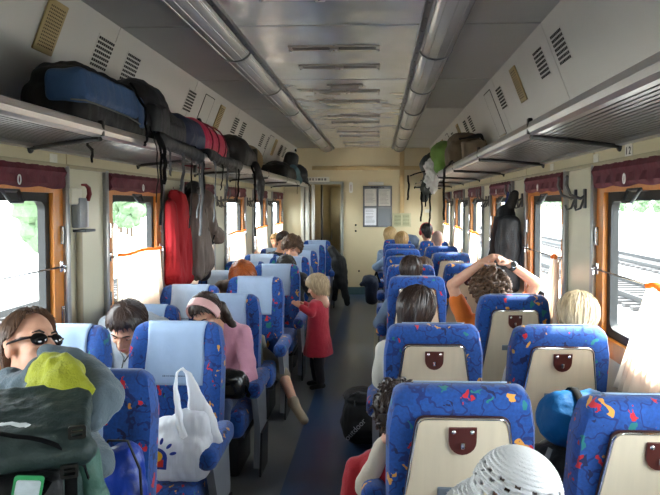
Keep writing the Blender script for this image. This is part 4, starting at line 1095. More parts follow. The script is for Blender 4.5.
hc = at(579, 318, 3.30)
person('blond passenger in the right window seat, only the head showing', (1.18, 3.52, .50), (min(hc.x, 1.30), hc.y, hc.z), RF, (10, -8, 8), .98, neck=(1.20, 3.42, .93), arms=dict(R=[(1.36, 3.56, .68), (1.22, 3.76, .66)]), top=cl('white_top', (.84, .83, .82)), pants=jeans, hairst=dict(front=.05, side=-.04, back=-.08, vol=.020, amp=.11, locks=480, jag=.03), hm=H_ash, vox=.010)
hc = at(416, 312, 3.42)
person('dark-haired passenger leaning on the second right aisle seat, white sleeve in the aisle', (.52, 3.50, .48), hc, RF, (-20, -10, 10), 1.0, neck=(.46, 3.42, .95), arms=dict(L=[(.30, 3.42, .70), (.44, 3.66, .64)]), top=cl('cream_sweater', (.78, .76, .71)), pants=jeans, hairst=dict(front=.05, side=-.06, back=-.10, vol=.022, amp=.10, locks=420), hm=H_dark, vox=.010)
# child resting its head on a hand
hc = at(401, 415, 2.40)
e1 = at(366, 485, 2.34); wr1 = at(384, 443, 2.36)
R6, m6, o6, A6 = person('curly dark-haired child propping head on hand, cream sleeve and red vest', (.50, 2.50, .48), hc, RF, (0, -10, -10), .88, neck=(hc.x + .04, 2.42, .72), arms=dict(L=[e1, wr1], R=[(.66, 2.56, .62), (.56, 2.74, .58)]), handn=dict(L=((.25, .1, 1), (1, .0, 0), -1, .6)), top=cl('cream_sleeve', (.80, .74, .66)), pants=jeans, hairst=dict(front=.05, side=-.05, back=-.12, vol=.022, amp=.09, locks=200, curly=260, seed=4, csz=.8), hm=H_dark, vox=.007)
bm = nb(); torso(bm, V((.46, 2.46, .46)), V((hc.x + .03, 2.42, .72)), V((1, 0, 0)), .9, .030, .95); caps(bm, at(356, 468, 2.42), at(354, 500, 2.42), .04, .06); o = fuse('vest', bm, cl('red_vest', (.66, .07, .13)), R6, .011, 3, .008, 10); o.data.transform(o6)
# person in a crochet hat, nearest the camera
hatc = at(517, 492, 1.56)
R7, m7, o7, A7 = person('person in a white crochet sun hat at the bottom edge, back to the camera', (.60, 1.50, .44), (hatc.x, 1.56, hatc.z - .01), RF, (0, -6, 0), .88, top=cl('lilac_top', (.72, .70, .80)), pants=jeans, hairst=dict(front=-.0, side=-.05, back=-.11, vol=-.004, amp=.02, locks=0, jag=.0), hm=H_brown, vox=.010, hs=.92)
hatm = mat('white_crochet', (.82, .81, .80), .9, var=.05, bump=.5, bscale=220)
bm = nb(); NA, NR = 88, 88; g = []
for j in range(NR + 1):
    t = j / NR; row = []
    for i in range(NA):
        a = 2 * PI * i / NA
        if t < .72:
            th = t / .72 * 1.62; r = .114 * math.sin(th) ** .92; z = .124 * math.cos(th)
        else:
            q = (t - .72) / .28; r = .114 + .050 * q ** .8; z = .124 * math.cos(1.62) - .048 * q - .012 * q * q
        k = 1 + .024 * math.sin(j * PI / 2)
        r = max(.002, r) * k * (1 + .010 * math.cos(a * 44 + (j // 4) * PI))
        row.append(bm.verts.new((r * math.cos(a) * .98, r * math.sin(a) * 1.06, z + (.012 * math.sin(a * 2 + .5) * max(0, t - .72) / .28))))
    g.append(row)
for j in range(NR):
    for i in range(NA):
        if (34 <= j < 60 and j % 6 in (1, 2, 3) and (i + (j // 6 % 2) * 3) % 6 < 2) or (66 <= j < 80 and j % 4 == 1 and (i + j // 4 * 2) % 4 == 0): continue
        bm.faces.new((g[j][i], g[j][(i + 1) % NA], g[j + 1][(i + 1) % NA], g[j + 1][i]))
bmesh.ops.transform(bm, matrix=Matrix.Translation((hatc.x - .004, 1.56, at(517, 447, 1.56).z - .127)) @ ry(.26).to_4x4() @ rx(.04).to_4x4(), verts=bm.verts[:])
o = add_part(R7, o7, 'crochet_hat', bm, hatm, 70); md = o.modifiers.new('thickness', 'SOLIDIFY'); md.thickness = .005
sb = seat(SP, .60, 1.06, 1, 'nearest right aisle seat, under the person in the crochet hat', GR)

hc = at(411, 272, 5.42)
person('man with short dark brown hair behind the third right aisle seat, grey-blue sleeve', (.58, 5.55, .50), hc, RF, (-14, 0, 4), 1.06, arms=dict(L=[(.29, 5.42, .64), (.42, 5.66, .62)]), top=cl('grey_blue_shirt', (.44, .52, .62)), pants=jeans, hairst=short_h, hm=H_dark, vox=.010)
hc = at(424, 270, 6.45)
person('brown-haired passenger half hidden right of the dark-haired man', (.86, 6.68, .50), hc, RF, (0, 0, 0), 1.0, top=darkc, pants=darkc, hairst=short_h, hm=H_brown, vox=.012)
hc = at(400, 265, 7.45)
person('dark-haired passenger sunk low, only the crown over a right seat', (.58, 7.52, .44), hc, RF, (0, -10, 0), .95, top=darkc, pants=darkc, hairst=short_h, hm=H_black, vox=.012)
pale = cl('pale_blue_shirt', (.58, .68, .78))
hc = at(402, 241, 9.42)
person('blond passenger far down the right aisle seats, pale blue sleeve', (.58, 9.58, .50), hc, RF, (-20, 0, 0), 1.05, arms=dict(L=[(.24, 9.44, .72), (.36, 9.7, .64)]), top=pale, pants=jeans, hairst=dict(front=.05, side=-.06, back=-.10, vol=.016, amp=.05, locks=150), hm=H_fair, vox=.012)
hc = at(390, 236, 10.62)
person('blond passenger in the farthest right aisle seat', (.55, 10.76, .50), hc, RF, (0, 0, 0), 1.08, top=pale, pants=jeans, hairst=dict(front=.05, side=-.06, back=-.10, vol=.022, amp=.06, locks=150, seed=5), hm=H_blond, vox=.012)
hc = at(426, 232, 10.5)
R8, m8, o8, A8 = person('black-haired passenger with red headphones at the far right', (1.10, 10.62, .50), hc, RF, (20, 0, 0), 1.06, top=cl('pale_top', (.62, .64, .66)), pants=darkc, hairst=short_h, hm=H_black, vox=.012)
bm = nb()
for q in (-1, 1): ell(bm, m8 @ V((q * .098, -.01, -.01)), (.025, .04, .045))
tube(bm, [m8 @ V((.105 * math.sin(a), -.01, .03 + .115 * math.cos(a))) for a in [math.radians(-100 + 20 * k) for k in range(11)]], .009, 6)
add_part(R8, o8, 'headphones', bm, mat('red_headphones', (.70, .10, .10), .4))
hc = at(437.5, 240, 9.22)
person('shaven-headed passenger in a right window seat far down the coach', (1.12, 9.34, .50), hc, RF, (0, 0, 0), 1.06, top=cl('brown_shirt', (.42, .32, .28)), pants=darkc, hairst=dict(front=.06, side=-.0, back=-.07, vol=.002, amp=.01, locks=0), hm=H_shave, vox=.012)
# ================================================================== luggage and loose things
nyb = mat('black_nylon', (.055, .055, .065), .6, var=.3, scale=20, bump=.3, bscale=90)
nyg = mat('charcoal_nylon', (.15, .16, .17), .6, var=.2, scale=20, bump=.3, bscale=90)
strapm = mat('black_webbing', (.05, .05, .055), .8, var=.2, spec=.1)
strapg = mat('grey_webbing', (.30, .31, .33), .7, var=.2)
buck = mat('black_buckle', (.03, .03, .035), .3)
def part(root, name, pieces, m, vox=.012, sm=4, wr=.012, wsc=7, label=None, zs=1.):
    """a soft part melted from rounded boxes / rolls; pieces in the thing's own frame"""
    bm = nb()
    for p in pieces:
        if p[0] == 'b': box(bm, p[1], p[2], R=p[3] if len(p) > 3 else None, bev=min(p[2]) * .35, seg=3)
        elif p[0] == 'e': ell(bm, p[1], p[2], R=p[3] if len(p) > 3 else None)
        else: caps(bm, *p[1:])
    o = fuse(name, bm, m, root, vox, sm, wr, wsc, zs=zs)
    if label: o['label'] = label
    return o
def strap(root, pts, w=.012, m=None, name='strap'):
    bm = nb()
    P = [V(p) for p in pts]; Q = []
    for a, b in zip(P, P[1:]):
        for k in range(4): Q.append(a.lerp(b, k / 4) + V((.004 * math.sin(k * 2 + a.z * 40), .004 * math.cos(k * 1.7 + a.y * 30), 0)) * (1 if k else 0))
    Q.append(P[-1]); tube(bm, Q, w, 6, flat=.28); return obj(name, bm, m or strapm, root)
def bag(label, loc, cat='rucksack', name='rucksack', group=None, rot=0.): return thing(name, label, cat, loc, rot, group)
G = 'luggage on the left rack'; ZR = 1.957
# black and blue rucksack, nearest on the left rack
b = bag('big black and blue rucksack lying nearest on the left rack', (-1.13, 3.02, ZR), group=G)
part(b, 'main_body', [('b', (.03, .02, .12), (.30, .80, .22)), ('b', (.02, .04, .22), (.26, .66, .20)), ('e', (0, .30, .17), (.18, .18, .17)), ('b', (.03, -.22, .24), (.22, .26, .12), rx(.2))], nyb)
part(b, 'blue_panel', [('b', (.15, -.08, .195), (.09, .62, .15), ry(-.16)), ('b', (.10, -.35, .19), (.16, .10, .14)), ('b', (.155, .29, .17), (.08, .10, .17), ry(-.2))], mat('blue_nylon', (.20, .33, .50), .55, var=.2, scale=12, bump=.3, bscale=80), .010, 3, .007)
bm = nb(); tube(bm, [(.150, -.415, .125), (.196, -.38, .125), (.206, -.2, .120), (.206, .05, .115), (.200, .22, .10)], .004, 5); obj('piping', bm, mat('grey_piping', (.45, .45, .42), .6), b)
strap(b, [(.17, .17, .30), (.235, .20, .18), (.235, .22, .02), (.22, .22, -.01)], .02)
for y, z0, z1 in ((.30, .1, -.30), (.36, .08, -.42), (.42, .08, -.20)): strap(b, [(.22, y, z0), (.25, y + .01, 0), (.255, y + .02, z0 * .3 + z1 * .6), (.25, y, z1)], .011)
strap(b, [(.05, -.28, .275), (.08, -.1, .30), (.10, .15, .295)], .012)
strap(b, [(.02, -.02, -.005), (.05, -.0, -.05), (.06, -.03, -.10)], .022, name='loose_strap')
# black rucksack
b = bag('black rucksack with dangling straps, second on the left rack', (-1.17, 3.90, ZR), group=G)
part(b, 'main_body', [('b', (0, -.05, .14), (.40, .80, .26)), ('e', (.0, -.10, .24), (.19, .30, .19)), ('e', (.0, .28, .14), (.18, .20, .14))], nyb)
part(b, 'side_pocket', [('b', (.19, -.25, .17), (.07, .26, .18)), ('b', (.18, .0, .13), (.08, .40, .12))], nyg, .010)
part(b, 'hip_belt', [('c', (.23, -.36, .05), (.25, .0, .03), .05, .04), ('c', (.25, 0, .03), (.26, .30, .0), .04, .05)], nyg, .010, wr=.006)
for y, z1, gm in ((-.30, -.14, strapg), (-.05, -.22, strapg), (.12, -.46, strapm), (.22, -.10, strapg), (.30, -.40, strapg), (.36, -.52, strapg), (.40, -.36, strapm)):
    strap(b, [(.22, y - .03, .08), (.27, y, .0), (.27, y + .02, z1 * .5), (.255, y + (.06 if z1 > -.2 else .0), z1)], .013 if gm is strapm else .017, gm)
for y, z in ((.30, -.22), (.22, -.08)):
    bm = nb(); box(bm, (.268, y, z), (.02, .04, .05), bev=.005); obj('buckle', bm, buck, b)
bm = nb(); tube(bm, [(0, .34 + .04 * math.cos(t), .25 + .05 * math.sin(t)) for t in [PI * k / 8 for k in range(9)]], .011, 8); obj('grab_handle', bm, strapm, b)
# navy and pink rucksack
b = bag('navy and pink rucksack, third on the left rack', (-1.15, 5.05, ZR), group=G)
part(b, 'main_body', [('c', (0, -.62, .18), (0, -.36, .165), .15, .165)], mat('navy_nylon', (.12, .16, .28), .6, var=.2, scale=20, bump=.3, bscale=90))
part(b, 'pink_body', [('c', (0, -.30, .165), (0, .34, .150), .176, .158)], mat('pink_nylon', (.80, .12, .32), .55, var=.15, scale=14, bump=.3, bscale=80), .011, 3, .010)
for y in (-.22, -.02, .20):
    bm = nb(); tube(bm, [(.180 * math.cos(t), y, .16 + .178 * math.sin(t)) for t in [2 * PI * k / 24 for k in range(25)]], .006, 6); obj('compression_strap', bm, mat('dark_red_webbing', (.45, .06, .16), .7), b)
part(b, 'lid', [('e', (0, .46, .14), (.15, .10, .14))], nyb)
part(b, 'harness', [('c', (.20, -.5, .05), (.21, 0, .02), .045, .05), ('c', (.21, 0, .02), (.20, .55, .02), .05, .05)], nyb, .010)
for y, z1 in ((-.42, -.44), (-.20, -.20), (-.05, -.28), (.25, -.40), (.35, -.30)): strap(b, [(.20, y, .05), (.245, y + .02, -.02), (.24, y + .03, z1 * .6), (.23, y, z1)], .014, strapg if y in (-.42, -.05) else strapm)
bm = nb(); tube(bm, [(.0, .05 + .05 * math.cos(t), .33 + .04 * math.sin(t)) for t in [PI * k / 8 for k in range(9)]], .012, 8); obj('grab_handle', bm, strapm, b)
# olive-black bag
b = bag('black and dark olive soft bag, fourth on the left rack', (-1.14, 6.25, ZR), 'bag', 'soft_bag', G)
part(b, 'main_body', [('b', (0, -.05, .14), (.40, .62, .26), rx(-.12)), ('e', (0, -.16, .22), (.19, .26, .13))], nyb)
part(b, 'olive_panel', [('b', (.06, .25, .15), (.26, .07, .22), rx(-.15))], mat('olive_cloth', (.25, .24, .18), .8, var=.2), .010)
part(b, 'hanging_flap', [('c', (.20, .02, .06), (.25, .08, -.10), .06, .055), ('c', (.25, .08, -.10), (.245, .10, -.26), .055, .03), ('c', (.245, .10, -.26), (.245, .13, -.36), .02, .012)], nyb, .010)
strap(b, [(.22, -.2, .06), (.25, -.2, -.05), (.25, -.19, -.62)], .010)
b = thing('straw_hat', 'beige round hat standing behind the olive bag on the left rack', 'hat', (-1.10, 6.72, ZR))
bm = nb(); lathe(bm, [(.17, 0), (.165, .012), (.11, .02), (.10, .08), (.07, .10), (.002, .105)], (0, 0, .155), 28, R=rx(-1.2)); obj('hat_body', bm, mat('straw', (.62, .54, .40), .85, var=.2, scale=80), b)
# far end of the left rack
b = bag('low black bag toward the far end of the left rack', (-1.15, 9.1, ZR), 'bag', 'soft_bag', G)
part(b, 'main_body', [('b', (0, 0, .12), (.42, 1.0, .22)), ('e', (0, -.1, .2), (.19, .3, .1))], nyb, .014); strap(b, [(.2, .2, .05), (.25, .2, -.02), (.25, .2, -.16)], .012)
b = bag('upright black case standing at the far end of the left rack', (-1.12, 10.05, ZR), 'case', 'upright_case', G)
part(b, 'main_body', [('b', (0, .0, .26), (.22, .26, .50), ry(.22))], nyg, .012, 3, .005); bm = nb(); tube(bm, [(.1 + 0, .05 * math.cos(t), .52 + .03 * math.sin(t)) for t in [PI * k / 8 for k in range(9)]], .01, 8); obj('handle', bm, strapm, b)
b = bag('pale blue-green rolled bundle at the far end of the left rack', (-1.02, 9.78, ZR), 'bundle', 'cloth_bundle', G)
part(b, 'roll', [('c', (0, -.06, .20), (.06, .10, .06), .09, .07)], mat('blue_green_cloth', (.36, .48, .52), .8, var=.25), .012)
b = bag('round dark grey rucksack at the far end of the left rack', (-1.10, 10.55, ZR), group=G)
part(b, 'main_body', [('e', (.02, 0, .17), (.20, .26, .18)), ('b', (.05, .1, .08), (.3, .3, .14))], nyg, .013)
for y, z1 in ((-.15, -.28), (.0, -.40), (.15, -.22)): strap(b, [(.2, y, .06), (.25, y, -.02), (.25, y + .02, z1)], .012)
# right rack
G2 = 'luggage on the right rack'
b = bag('olive brown rucksack with black trim on the right rack', (1.14, 6.30, ZR), group=G2)
part(b, 'main_body', [('b', (0, 0, .16), (.40, .46, .32), ry(-.10)), ('e', (-.02, 0, .28), (.17, .2, .11))], mat('olive_brown_nylon', (.36, .31, .22), .7, var=.25, scale=12, bump=.3, bscale=80), .012)
part(b, 'front_pocket', [('b', (.04, -.25, .17), (.24, .06, .24), ry(-.1))], mat('taupe_nylon', (.52, .47, .39), .7, var=.2), .010)
part(b, 'trim_panel', [('e', (.16, -.2, .16), (.07, .09, .08)), ('c', (-.10, -.27, .30), (.10, -.27, .33), .014, .014), ('c', (.10, -.27, .33), (.17, -.26, .18), .014, .012)], nyb, .009)
strap(b, [(-.16, -.2, .1), (-.235, -.22, .02), (-.24, -.22, -.2), (-.235, -.22, -.46)], .028); strap(b, [(-.1, -.27, .1), (-.23, -.28, .03), (-.235, -.26, -.08)], .014)
b = bag('bright green folded jacket behind the olive rucksack on the right rack', (1.10, 7.15, ZR), 'jacket', 'folded_jacket', G2)
part(b, 'cloth', [('e', (-.06, 0, .25), (.19, .22, .14)), ('b', (0, .05, .12), (.40, .42, .22)), ('e', (.14, -.1, .12), (.14, .2, .10))], mat('green_cloth', (.38, .52, .22), .8, var=.25, scale=10), .013)
b = bag('pale green cloth beside the olive rucksack, wall side of the right rack', (1.395, 5.86, ZR), 'cloth', 'cloth_bundle', G2)
part(b, 'cloth', [('e', (-.06, 0, .05), (.08, .16, .06))], mat('pale_green_cloth', (.50, .64, .30), .8, var=.2), .010)
b = bag('dark grey rucksack with dangling straps hanging off the right rack', (1.0, 7.85, ZR), group=G2)
part(b, 'main_body', [('e', (-.04, 0, .17), (.18, .20, .15)), ('c', (-.06, -.05, .10), (-.12, -.02, -.12), .10, .09), ('c', (-.12, -.02, -.12), (-.16, .0, -.24), .08, .05)], mat('dark_green_grey', (.17, .19, .18), .7, var=.25), .012)
strap(b, [(-.10, -.1, .1), (-.26, -.1, .06), (-.34, -.1, .03)], .03)
for dx, z0, z1 in ((-.36, .04, -.26), (-.20, -.16, -.52), (-.15, -.2, -.34), (-.10, -.16, -.58), (-.28, -.1, -.12)): strap(b, [(dx, -.08, z0), (dx + .01, -.08, (z0 + z1) / 2), (dx - .005, -.08, z1)], .011)
b = bag('crumpled white plastic wrap hanging over the edge of the right rack', (.95, 7.30, ZR), 'plastic wrap', 'plastic_wrap', G2)
part(b, 'film', [('e', (-.05, -.06, .09), (.10, .08, .11)), ('c', (-.03, -.08, .05), (-.06, -.08, -.16), .07, .03), ('c', (-.1, -.05, .02), (-.12, -.05, -.10), .04, .02)], mat('white_film', (.80, .80, .79), .4), .010, 2, .03, 14)

# green rucksack on the woman's lap
b = bag('large dark green rucksack on the lap of the woman in sunglasses', (-.655, 1.59, .49), rot=.40)
grn = mat('dark_green_nylon', (.14, .23, .21), .6, var=.22, scale=12, bump=.35, bscale=90)
part(b, 'main_body', [('b', (0, .04, .26), (.38, .26, .56)), ('e', (0, .02, .53), (.19, .14, .07))], grn, .009, 4, .009)
part(b, 'lid', [('b', (0, -.02, .605), (.385, .30, .075), rx(.16)), ('c', (-.17, -.155, .565), (.17, -.155, .56), .036, .036)], mat('deep_green_nylon', (.12, .18, .17), .6, var=.22, scale=12, bump=.3, bscale=90), .008, 3, .008, 9)
part(b, 'front_pocket', [('b', (-.02, -.125, .35), (.30, .09, .32)), ('b', (-.06, -.15, .36), (.14, .08, .26))], nyb, .008, 3, .008, 10)
part(b, 'side_wing', [('c', (.180, -.03, .50), (.200, -.02, .30), .032, .048), ('c', (.20, -.02, .30), (.205, 0, .05), .05, .06)], mat('mid_green_nylon', (.22, .36, .31), .6, var=.22, scale=12, bump=.3, bscale=90), .008, 3, .010, 12)
strap(b, [(-.18, -.10, .655), (-.02, -.165, .632), (.09, -.185, .605), (.165, -.16, .555), (.185, -.10, .47)], .012)
strap(b, [(.145, -.165, .545), (.150, -.175, .50), (.15, -.175, .30)], .016); strap(b, [(-.12, -.165, .545), (-.13, -.19, .50), (-.13, -.19, .30)], .016)
strap(b, [(.10, -.17, .50), (.06, -.19, .44), (.07, -.19, .30)], .014)
for x, y, z in ((.148, -.185, .525), (.165, -.165, .61)):
    bm = nb(); ringframe(bm, rrect(-.020, -.016, .020, .016, .005), rrect(-.013, -.009, .013, .009, .003), .010, basis((x, y, z), (1, 0, 0), (0, 0, 1), (0, -1, 0))); box(bm, (x, y - .004, z), (.030, .006, .006)); obj('buckle', bm, buck, b)
bm = nb(); prism(bm, rrect(-.032, -.060, .032, .060, .008), .005, basis((.055, -.205, .475), (.98, 0, -.18), (.18, 0, .98), (0, -1, 0))); tg = obj('luggage_tag', bm, mat('clear_tag_green', (.22, .58, .36), .3), b)
bm = nb(); prism(bm, rrect(-.026, -.054, .026, .050, .006), .003, basis((.055, -.2095, .475), (.98, 0, -.18), (.18, 0, .98), (0, -1, 0))); obj('tag_paper', bm, mat('tag_white', (.72, .76, .78), .35, var=.3, scale=60), tg)
strap(b, [(.0, -.165, .648), (.03, -.18, .650), (.06, -.182, .642)], .010, mat('white_webbing', (.80, .82, .82), .6), 'white_strap')
# blue rolled jacket on the seat edge
p = at(119, 470, 1.90); b = bag('shiny blue stuffed jacket with a black cord loop, beside the green rucksack', (p.x, 1.96, .62), 'jacket', 'stuffed_jacket')
part(b, 'cloth', [('c', (0, 0, .02), (-.01, .0, .22), .075, .06), ('c', (.02, -.04, .02), (.03, -.03, .16), .06, .04)], mat('shiny_blue_nylon', (.10, .22, .58), .35, var=.2, scale=10, bump=.3, bscale=60), .009, 3, .008, 12)
bm = nb(); tube(bm, [(.055 + .0, -.06, .0), (.075, -.07, .10), (.065, -.06, .22), (.02, -.04, .30), (-.04, -.04, .30), (-.07, -.05, .24)], .0045, 6); obj('cord_loop', bm, mat('black_cord', (.06, .06, .07), .6), b)
# white plastic carrier bag
p = at(184, 440, 2.72); b = thing('plastic_bag', 'white plastic carrier bag with a blue and red sun emblem on the seat', 'plastic bag', (p.x, 2.72, .455))
filmm = NT('white_plastic_film'); _c = lin((.97, .975, .99)); filmm.b.inputs['Base Color'].default_value = _c; filmm.b.inputs['Roughness'].default_value = .3; filmm.b.inputs['Subsurface Weight'].default_value = 0.; filmm.b.inputs['Transmission Weight'].default_value = .0
_nz = filmm.n('ShaderNodeTexNoise', i_Scale=18.); _mp = filmm.n('ShaderNodeMapping'); _mp.inputs['Scale'].default_value = (1.6, 1, .35); _t = filmm.n('ShaderNodeTexCoord'); filmm.l(_t.outputs['Object'], _mp.inputs[0]); filmm.l(_mp.outputs[0], _nz.inputs['Vector'])
_b = filmm.n('ShaderNodeBump', i_Strength=.7, i_Distance=.02); filmm.l(_nz.outputs[0], _b.inputs['Height']); filmm.l(_b.outputs[0], filmm.b.inputs['Normal'])
_tr = filmm.n('ShaderNodeBsdfTranslucent'); _tr.inputs[0].default_value = _c; _mx = filmm.n('ShaderNodeMixShader'); _mx.inputs[0].default_value = .35; filmm.l(filmm.b.outputs[0], _mx.inputs[1]); filmm.l(_tr.outputs[0], _mx.inputs[2]); filmm.l(_mx.outputs[0], filmm.out.inputs['Surface']); filmm = filmm.m
part(b, 'bag_body', [('b', (-.005, 0, .11), (.27, .18, .22)), ('b', (-.03, 0, .22), (.20, .10, .10)), ('b', (.03, 0, .22), (.17, .12, .16))], filmm, .009, 4, .008, 12)
bm = nb(); rs = []
P = [(.085, .03, .14), (.07, .03, .26), (.045, .02, .36), (.020, .01, .455), (-.006, 0, .485), (-.026, -.01, .465), (-.030, -.02, .40), (-.012, -.03, .30), (.01, -.03, .20)]
tube(bm, P, [.08, .062, .036, .018, .012, .013, .020, .036, .06], 12, flat=.45); o = fuse('handle', bm, filmm, b, .007, 2, .004, 16)
def flat_on(name, poly, m, dx, dz, sc, y, par):
    bm = nb(); prism(bm, [(x * sc, z * sc) for x, z in poly], .0015, basis((dx, y, dz), (1, 0, 0), (0, 0, 1), (0, -1, 0))); return obj(name, bm, m, par)
lb, lr, ly = mat('print_blue', (.10, .22, .62), .4), mat('print_red', (.85, .22, .20), .4), mat('print_yellow', (.95, .78, .18), .4)
em = flat_on('sun_emblem', [(-1, -.9), (.9, -1), (1, .1)] + [(math.cos(t) * 1., .1 + math.sin(t) * .95) for t in [PI * k / 10 for k in range(1, 10)]] + [(-1, .1)], lb, -.085, .125, .045, -.104, b)
flat_on('emblem_base', [(-.62, -.70), (.62, -.75), (.68, -.05), (-.66, 0)], lr, -.085, .125, .045, -.1065, em)
flat_on('emblem_disc', [(math.cos(t) * .6, .28 + math.sin(t) * .5) for t in [2 * PI * k / 16 for k in range(16)]], ly, -.085, .125, .045, -.108, em)
for a in (100, 72, 42, 14):
    t = math.radians(a); cx, cz = 1.6 * math.cos(t), .15 + 1.6 * math.sin(t)
    flat_on('emblem_ray', [(cx + .34 * math.cos(t) * math.cos(q) - .15 * math.sin(t) * math.sin(q), cz + .34 * math.sin(t) * math.cos(q) + .15 * math.cos(t) * math.sin(q)) for q in [2 * PI * k / 12 for k in range(12)]], lb, -.085, .125, .045, -.104, em)
# girl's black bag
b = thing('handbag', 'shiny black handbag on the lap of the girl in pink', 'handbag', (-.56, 3.50, .60)); part(b, 'bag_body', [('b', (0, 0, .04), (.24, .18, .12)), ('e', (.02, -.02, .09), (.10, .08, .05))], mat('black_leather', (.05, .05, .055), .25), .009, 3, .006)
strap(b, [(.10, -.05, .08), (.13, -.02, .0), (.12, .02, -.03)], .012)
# sleeping bag on a rucksack, right window seat
b = bag('black rucksack standing on the first right window seat under the blue sleeping bag', (1.10, 2.56, .47)); part(b, 'main_body', [('b', (0, 0, .105), (.36, .28, .21)), ('e', (-.08, .02, .17), (.12, .12, .06))], nyb, .012)
strap(b, [(-.15, -.1, .24), (-.19, -.12, .1), (-.17, -.14, .0)], .016, strapg); strap(b, [(-.05, -.12, .27), (.0, -.155, .12), (.06, -.15, .02)], .014, strapg)
b = thing('sleeping_bag', 'rolled teal-blue sleeping bag with black strap between the right window seats', 'sleeping bag', (1.07, 2.56, .795))
part(b, 'roll', [('c', (-.04, 0, 0), (.08, 0, 0), .112, .112)], mat('teal_blue_nylon', (.04, .30, .50), .6, spec=.15, var=.2, scale=10, bump=.35, bscale=50), .010, 4, .006, 14)
bm = nb(); rings(bm, [[V((.0 + q, .121 * math.cos(t), .121 * math.sin(t))) for t in [2 * PI * k / 28 for k in range(28)]] for q in (-.014, .014)], cap=False); o = obj('strap', bm, strapm, b); md = o.modifiers.new('t', 'SOLIDIFY'); md.thickness = .004
# black bag on the floor with white letters
p = at(357, 440, 4.4); b = thing('duffel_bag', 'black duffel bag with white lettering on the aisle floor', 'bag', (p.x + .05, 4.40, 0))
part(b, 'bag_body', [('b', (0, 0, .17), (.30, .34, .33)), ('e', (-.02, 0, .32), (.13, .16, .05)), ('e', (.0, -.02, .14), (.165, .18, .12))], nyb, .010, 3, .006)
cu = bpy.data.curves.new('lt', 'FONT'); cu.body = 'outdoor'; cu.size = .055; cu.extrude = .001; cu.align_x = 'CENTER'; cu.align_y = 'CENTER'
t0 = bpy.data.objects.new('t', cu); ROOT.objects.link(t0); me = bpy.data.meshes.new_from_object(t0.evaluated_get(bpy.context.evaluated_depsgraph_get())); bpy.data.objects.remove(t0); me.materials.clear(); me.materials.append(mat('white_print', (.72, .72, .74), .6)); o = link('white_lettering', me, b)
o.matrix_local = Matrix.Translation((-.055, -.196, .15)) @ rz(-.10).to_4x4() @ rx(PI / 2).to_4x4() @ rz(math.radians(48)).to_4x4()
strap(b, [(-.10, -.10, .34), (-.04, -.14, .39), (.06, -.12, .36)], .014, strapg)
bm = nb(); box(bm, (-.06, -.16, .315), (.012, .012, .04), bev=.003); obj('zip_pull', bm, steel, b)
# dark blue bag on an armrest far down the aisle
p = at(371, 283, 8.0); b = bag('dark navy shoulder bag hanging from a right armrest far down the aisle', (p.x + .01, 7.96, .44), 'bag', 'shoulder_bag'); part(b, 'bag_body', [('b', (0, 0, .12), (.16, .30, .30)), ('e', (-.02, -.05, .26), (.11, .14, .07)), ('c', (-.06, -.05, .25), (-.13, -.1, .22), .05, .03)], mat('navy_cloth', (.10, .15, .24), .7, var=.2), .012)
strap(b, [(.02, .12, .26), (.06, .05, .36), (.10, -.1, .24)], .012)
# black coat over the farthest left armrest
b = bag('long black coat draped over a far left armrest beside the doorway', (-.36, 10.0, .0), 'coat', 'draped_coat')
part(b, 'cloth', [('c', (-.10, .05, .93), (.04, .0, .74), .07, .09), ('c', (.02, 0, .74), (.06, -.02, .42), .12, .11), ('c', (.08, -.02, .42), (.16, -.05, .10), .07, .05), ('c', (-.02, 0, .45), (-.04, 0, .16), .05, .04)], nyb, .012, 3, .012)
# coats on the left hooks
def coat(label, loc, m, pieces, extra=None, name='coat'):
    b = thing(name, label, 'coat', loc, group='clothes on the left coat hooks'); part(b, 'cloth', pieces, m, .009, 2, .018, 12, zs=.22); return b
redc = mat('red_coat_cloth', (.62, .04, .09), .8, var=.2, scale=8, bump=.2, bscale=60)
tau = mat('taupe_coat_cloth', (.42, .37, .34), .8, var=.18, scale=8, bump=.2, bscale=60)
b = coat('long bright red coat on a hook between left windows', (-1.37, 5.14, 1.0), redc, [('c', (.02, .02, .70), (.02, -.03, .05), .06, .10), ('c', (.02, .10, .66), (.03, .15, .05), .06, .08), ('c', (0, -.10, .64), (.02, -.12, .10), .045, .06), ('e', (0, .03, .72), (.05, .10, .05))])
strap(b, [(0, .02, .74), (-.02, .03, .79)], .006, mat('red_loop', (.4, .03, .05), .7), 'hanging_loop')
b = coat('taupe jacket with dark piping, right of the red coat', (-1.29, 5.44, 1.02), tau, [('c', (.0, .0, .66), (.0, .04, .12), .09, .15), ('c', (.04, -.10, .66), (.03, -.10, .06), .065, .08), ('c', (.06, .12, .62), (.10, .20, .42), .075, .065), ('c', (.10, .20, .42), (.12, .29, .33), .065, .06), ('e', (.04, .10, .66), (.11, .15, .10)), ('e', (.05, .20, .58), (.07, .09, .10))])
part(b, 'hood', [('e', (-.01, .02, .74), (.08, .10, .09)), ('c', (-.02, -.05, .72), (-.02, .10, .68), .05, .05)], nyb, .009, 2, .01)
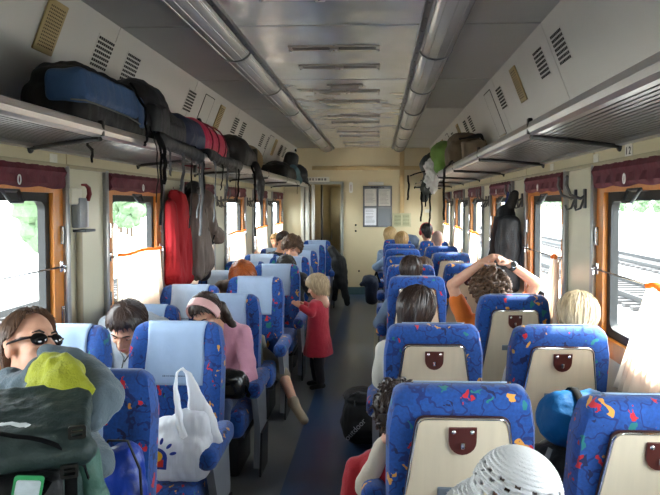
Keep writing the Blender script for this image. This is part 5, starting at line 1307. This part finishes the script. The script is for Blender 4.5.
strap(b, [(.09, -.03, .60), (.115, .02, .40), (.10, .10, .26), (.09, .14, .20)], .006, strapm, 'piping'); bm = nb(); c = V((.108, .235, .345)); tube(bm, [c + V((.02 * math.sin(t), .045 * math.cos(t), .055 * math.sin(t) - .02)) for t in [2 * PI * k / 14 for k in range(15)]], .007, 6); obj('cuff_trim', bm, strapm, b)
part(b, 'lining', [('c', (.03, .10, .22), (.03, .12, .02), .06, .07)], mat('dark_lining', (.16, .15, .20), .7), .010)
# black bag hanging on the right hooks
b = bag('tall black garment bag hanging from the right coat hooks', (1.33, 5.32, .95), 'bag', 'garment_bag')
part(b, 'bag_body', [('b', (0, -.06, .30), (.16, .42, .62)), ('e', (.0, -.02, .58), (.08, .16, .12)), ('b', (-.02, .22, .22), (.12, .16, .34), rx(-.15)), ('c', (-.0, -.06, .62), (.05, -.12, .78), .05, .035)], nyb, .011, 3, .008)
strap(b, [(-.09, -.10, .60), (-.115, -.06, .40), (-.11, -.04, .20), (-.10, -.04, .0)], .020, nyg)
strap(b, [(.05, -.13, .74), (.03, .02, .80), (-.02, .16, .52)], .010, mat('blue_lanyard', (.12, .16, .50), .6), 'blue_cord'); strap(b, [(-.06, .24, .42), (-.08, .30, .2), (-.06, .30, .05)], .012)
bm = nb(); ringframe(bm, rrect(-.03, -.022, .03, .022, .006), rrect(-.02, -.012, .02, .012, .004), .006, basis((-.128, -.045, .24), (0, 1, 0), (0, 0, 1), (-1, 0, 0))); obj('buckle', bm, steel, b)

p = at(410, 238, 10.3); b = thing('jacket', 'grey-blue jacket bunched on top of a far right seat beside the blond heads', 'jacket', (p.x, 10.32, p.z - .08))
part(b, 'cloth', [('e', (0, 0, .05), (.16, .10, .09)), ('c', (-.06, 0, .03), (.08, 0, -.02), .08, .07)], cl('grey_blue_cloth', (.34, .40, .48)), .012)
for c in [c for o in C.objects if o.get('label', '').startswith('first left aisle seat') for c in o.children]:
    for g in c.children:
        if g.name.startswith(('headrest_cover', 'printed_line')): g.location.x -= .085      # slid askew
if 'o' in TMP: bpy.data.objects.remove(TMP['o'])
bpy.data.batch_remove(TMP['m'])
ROOT.children.link(C)
bpy.context.view_layer.update()
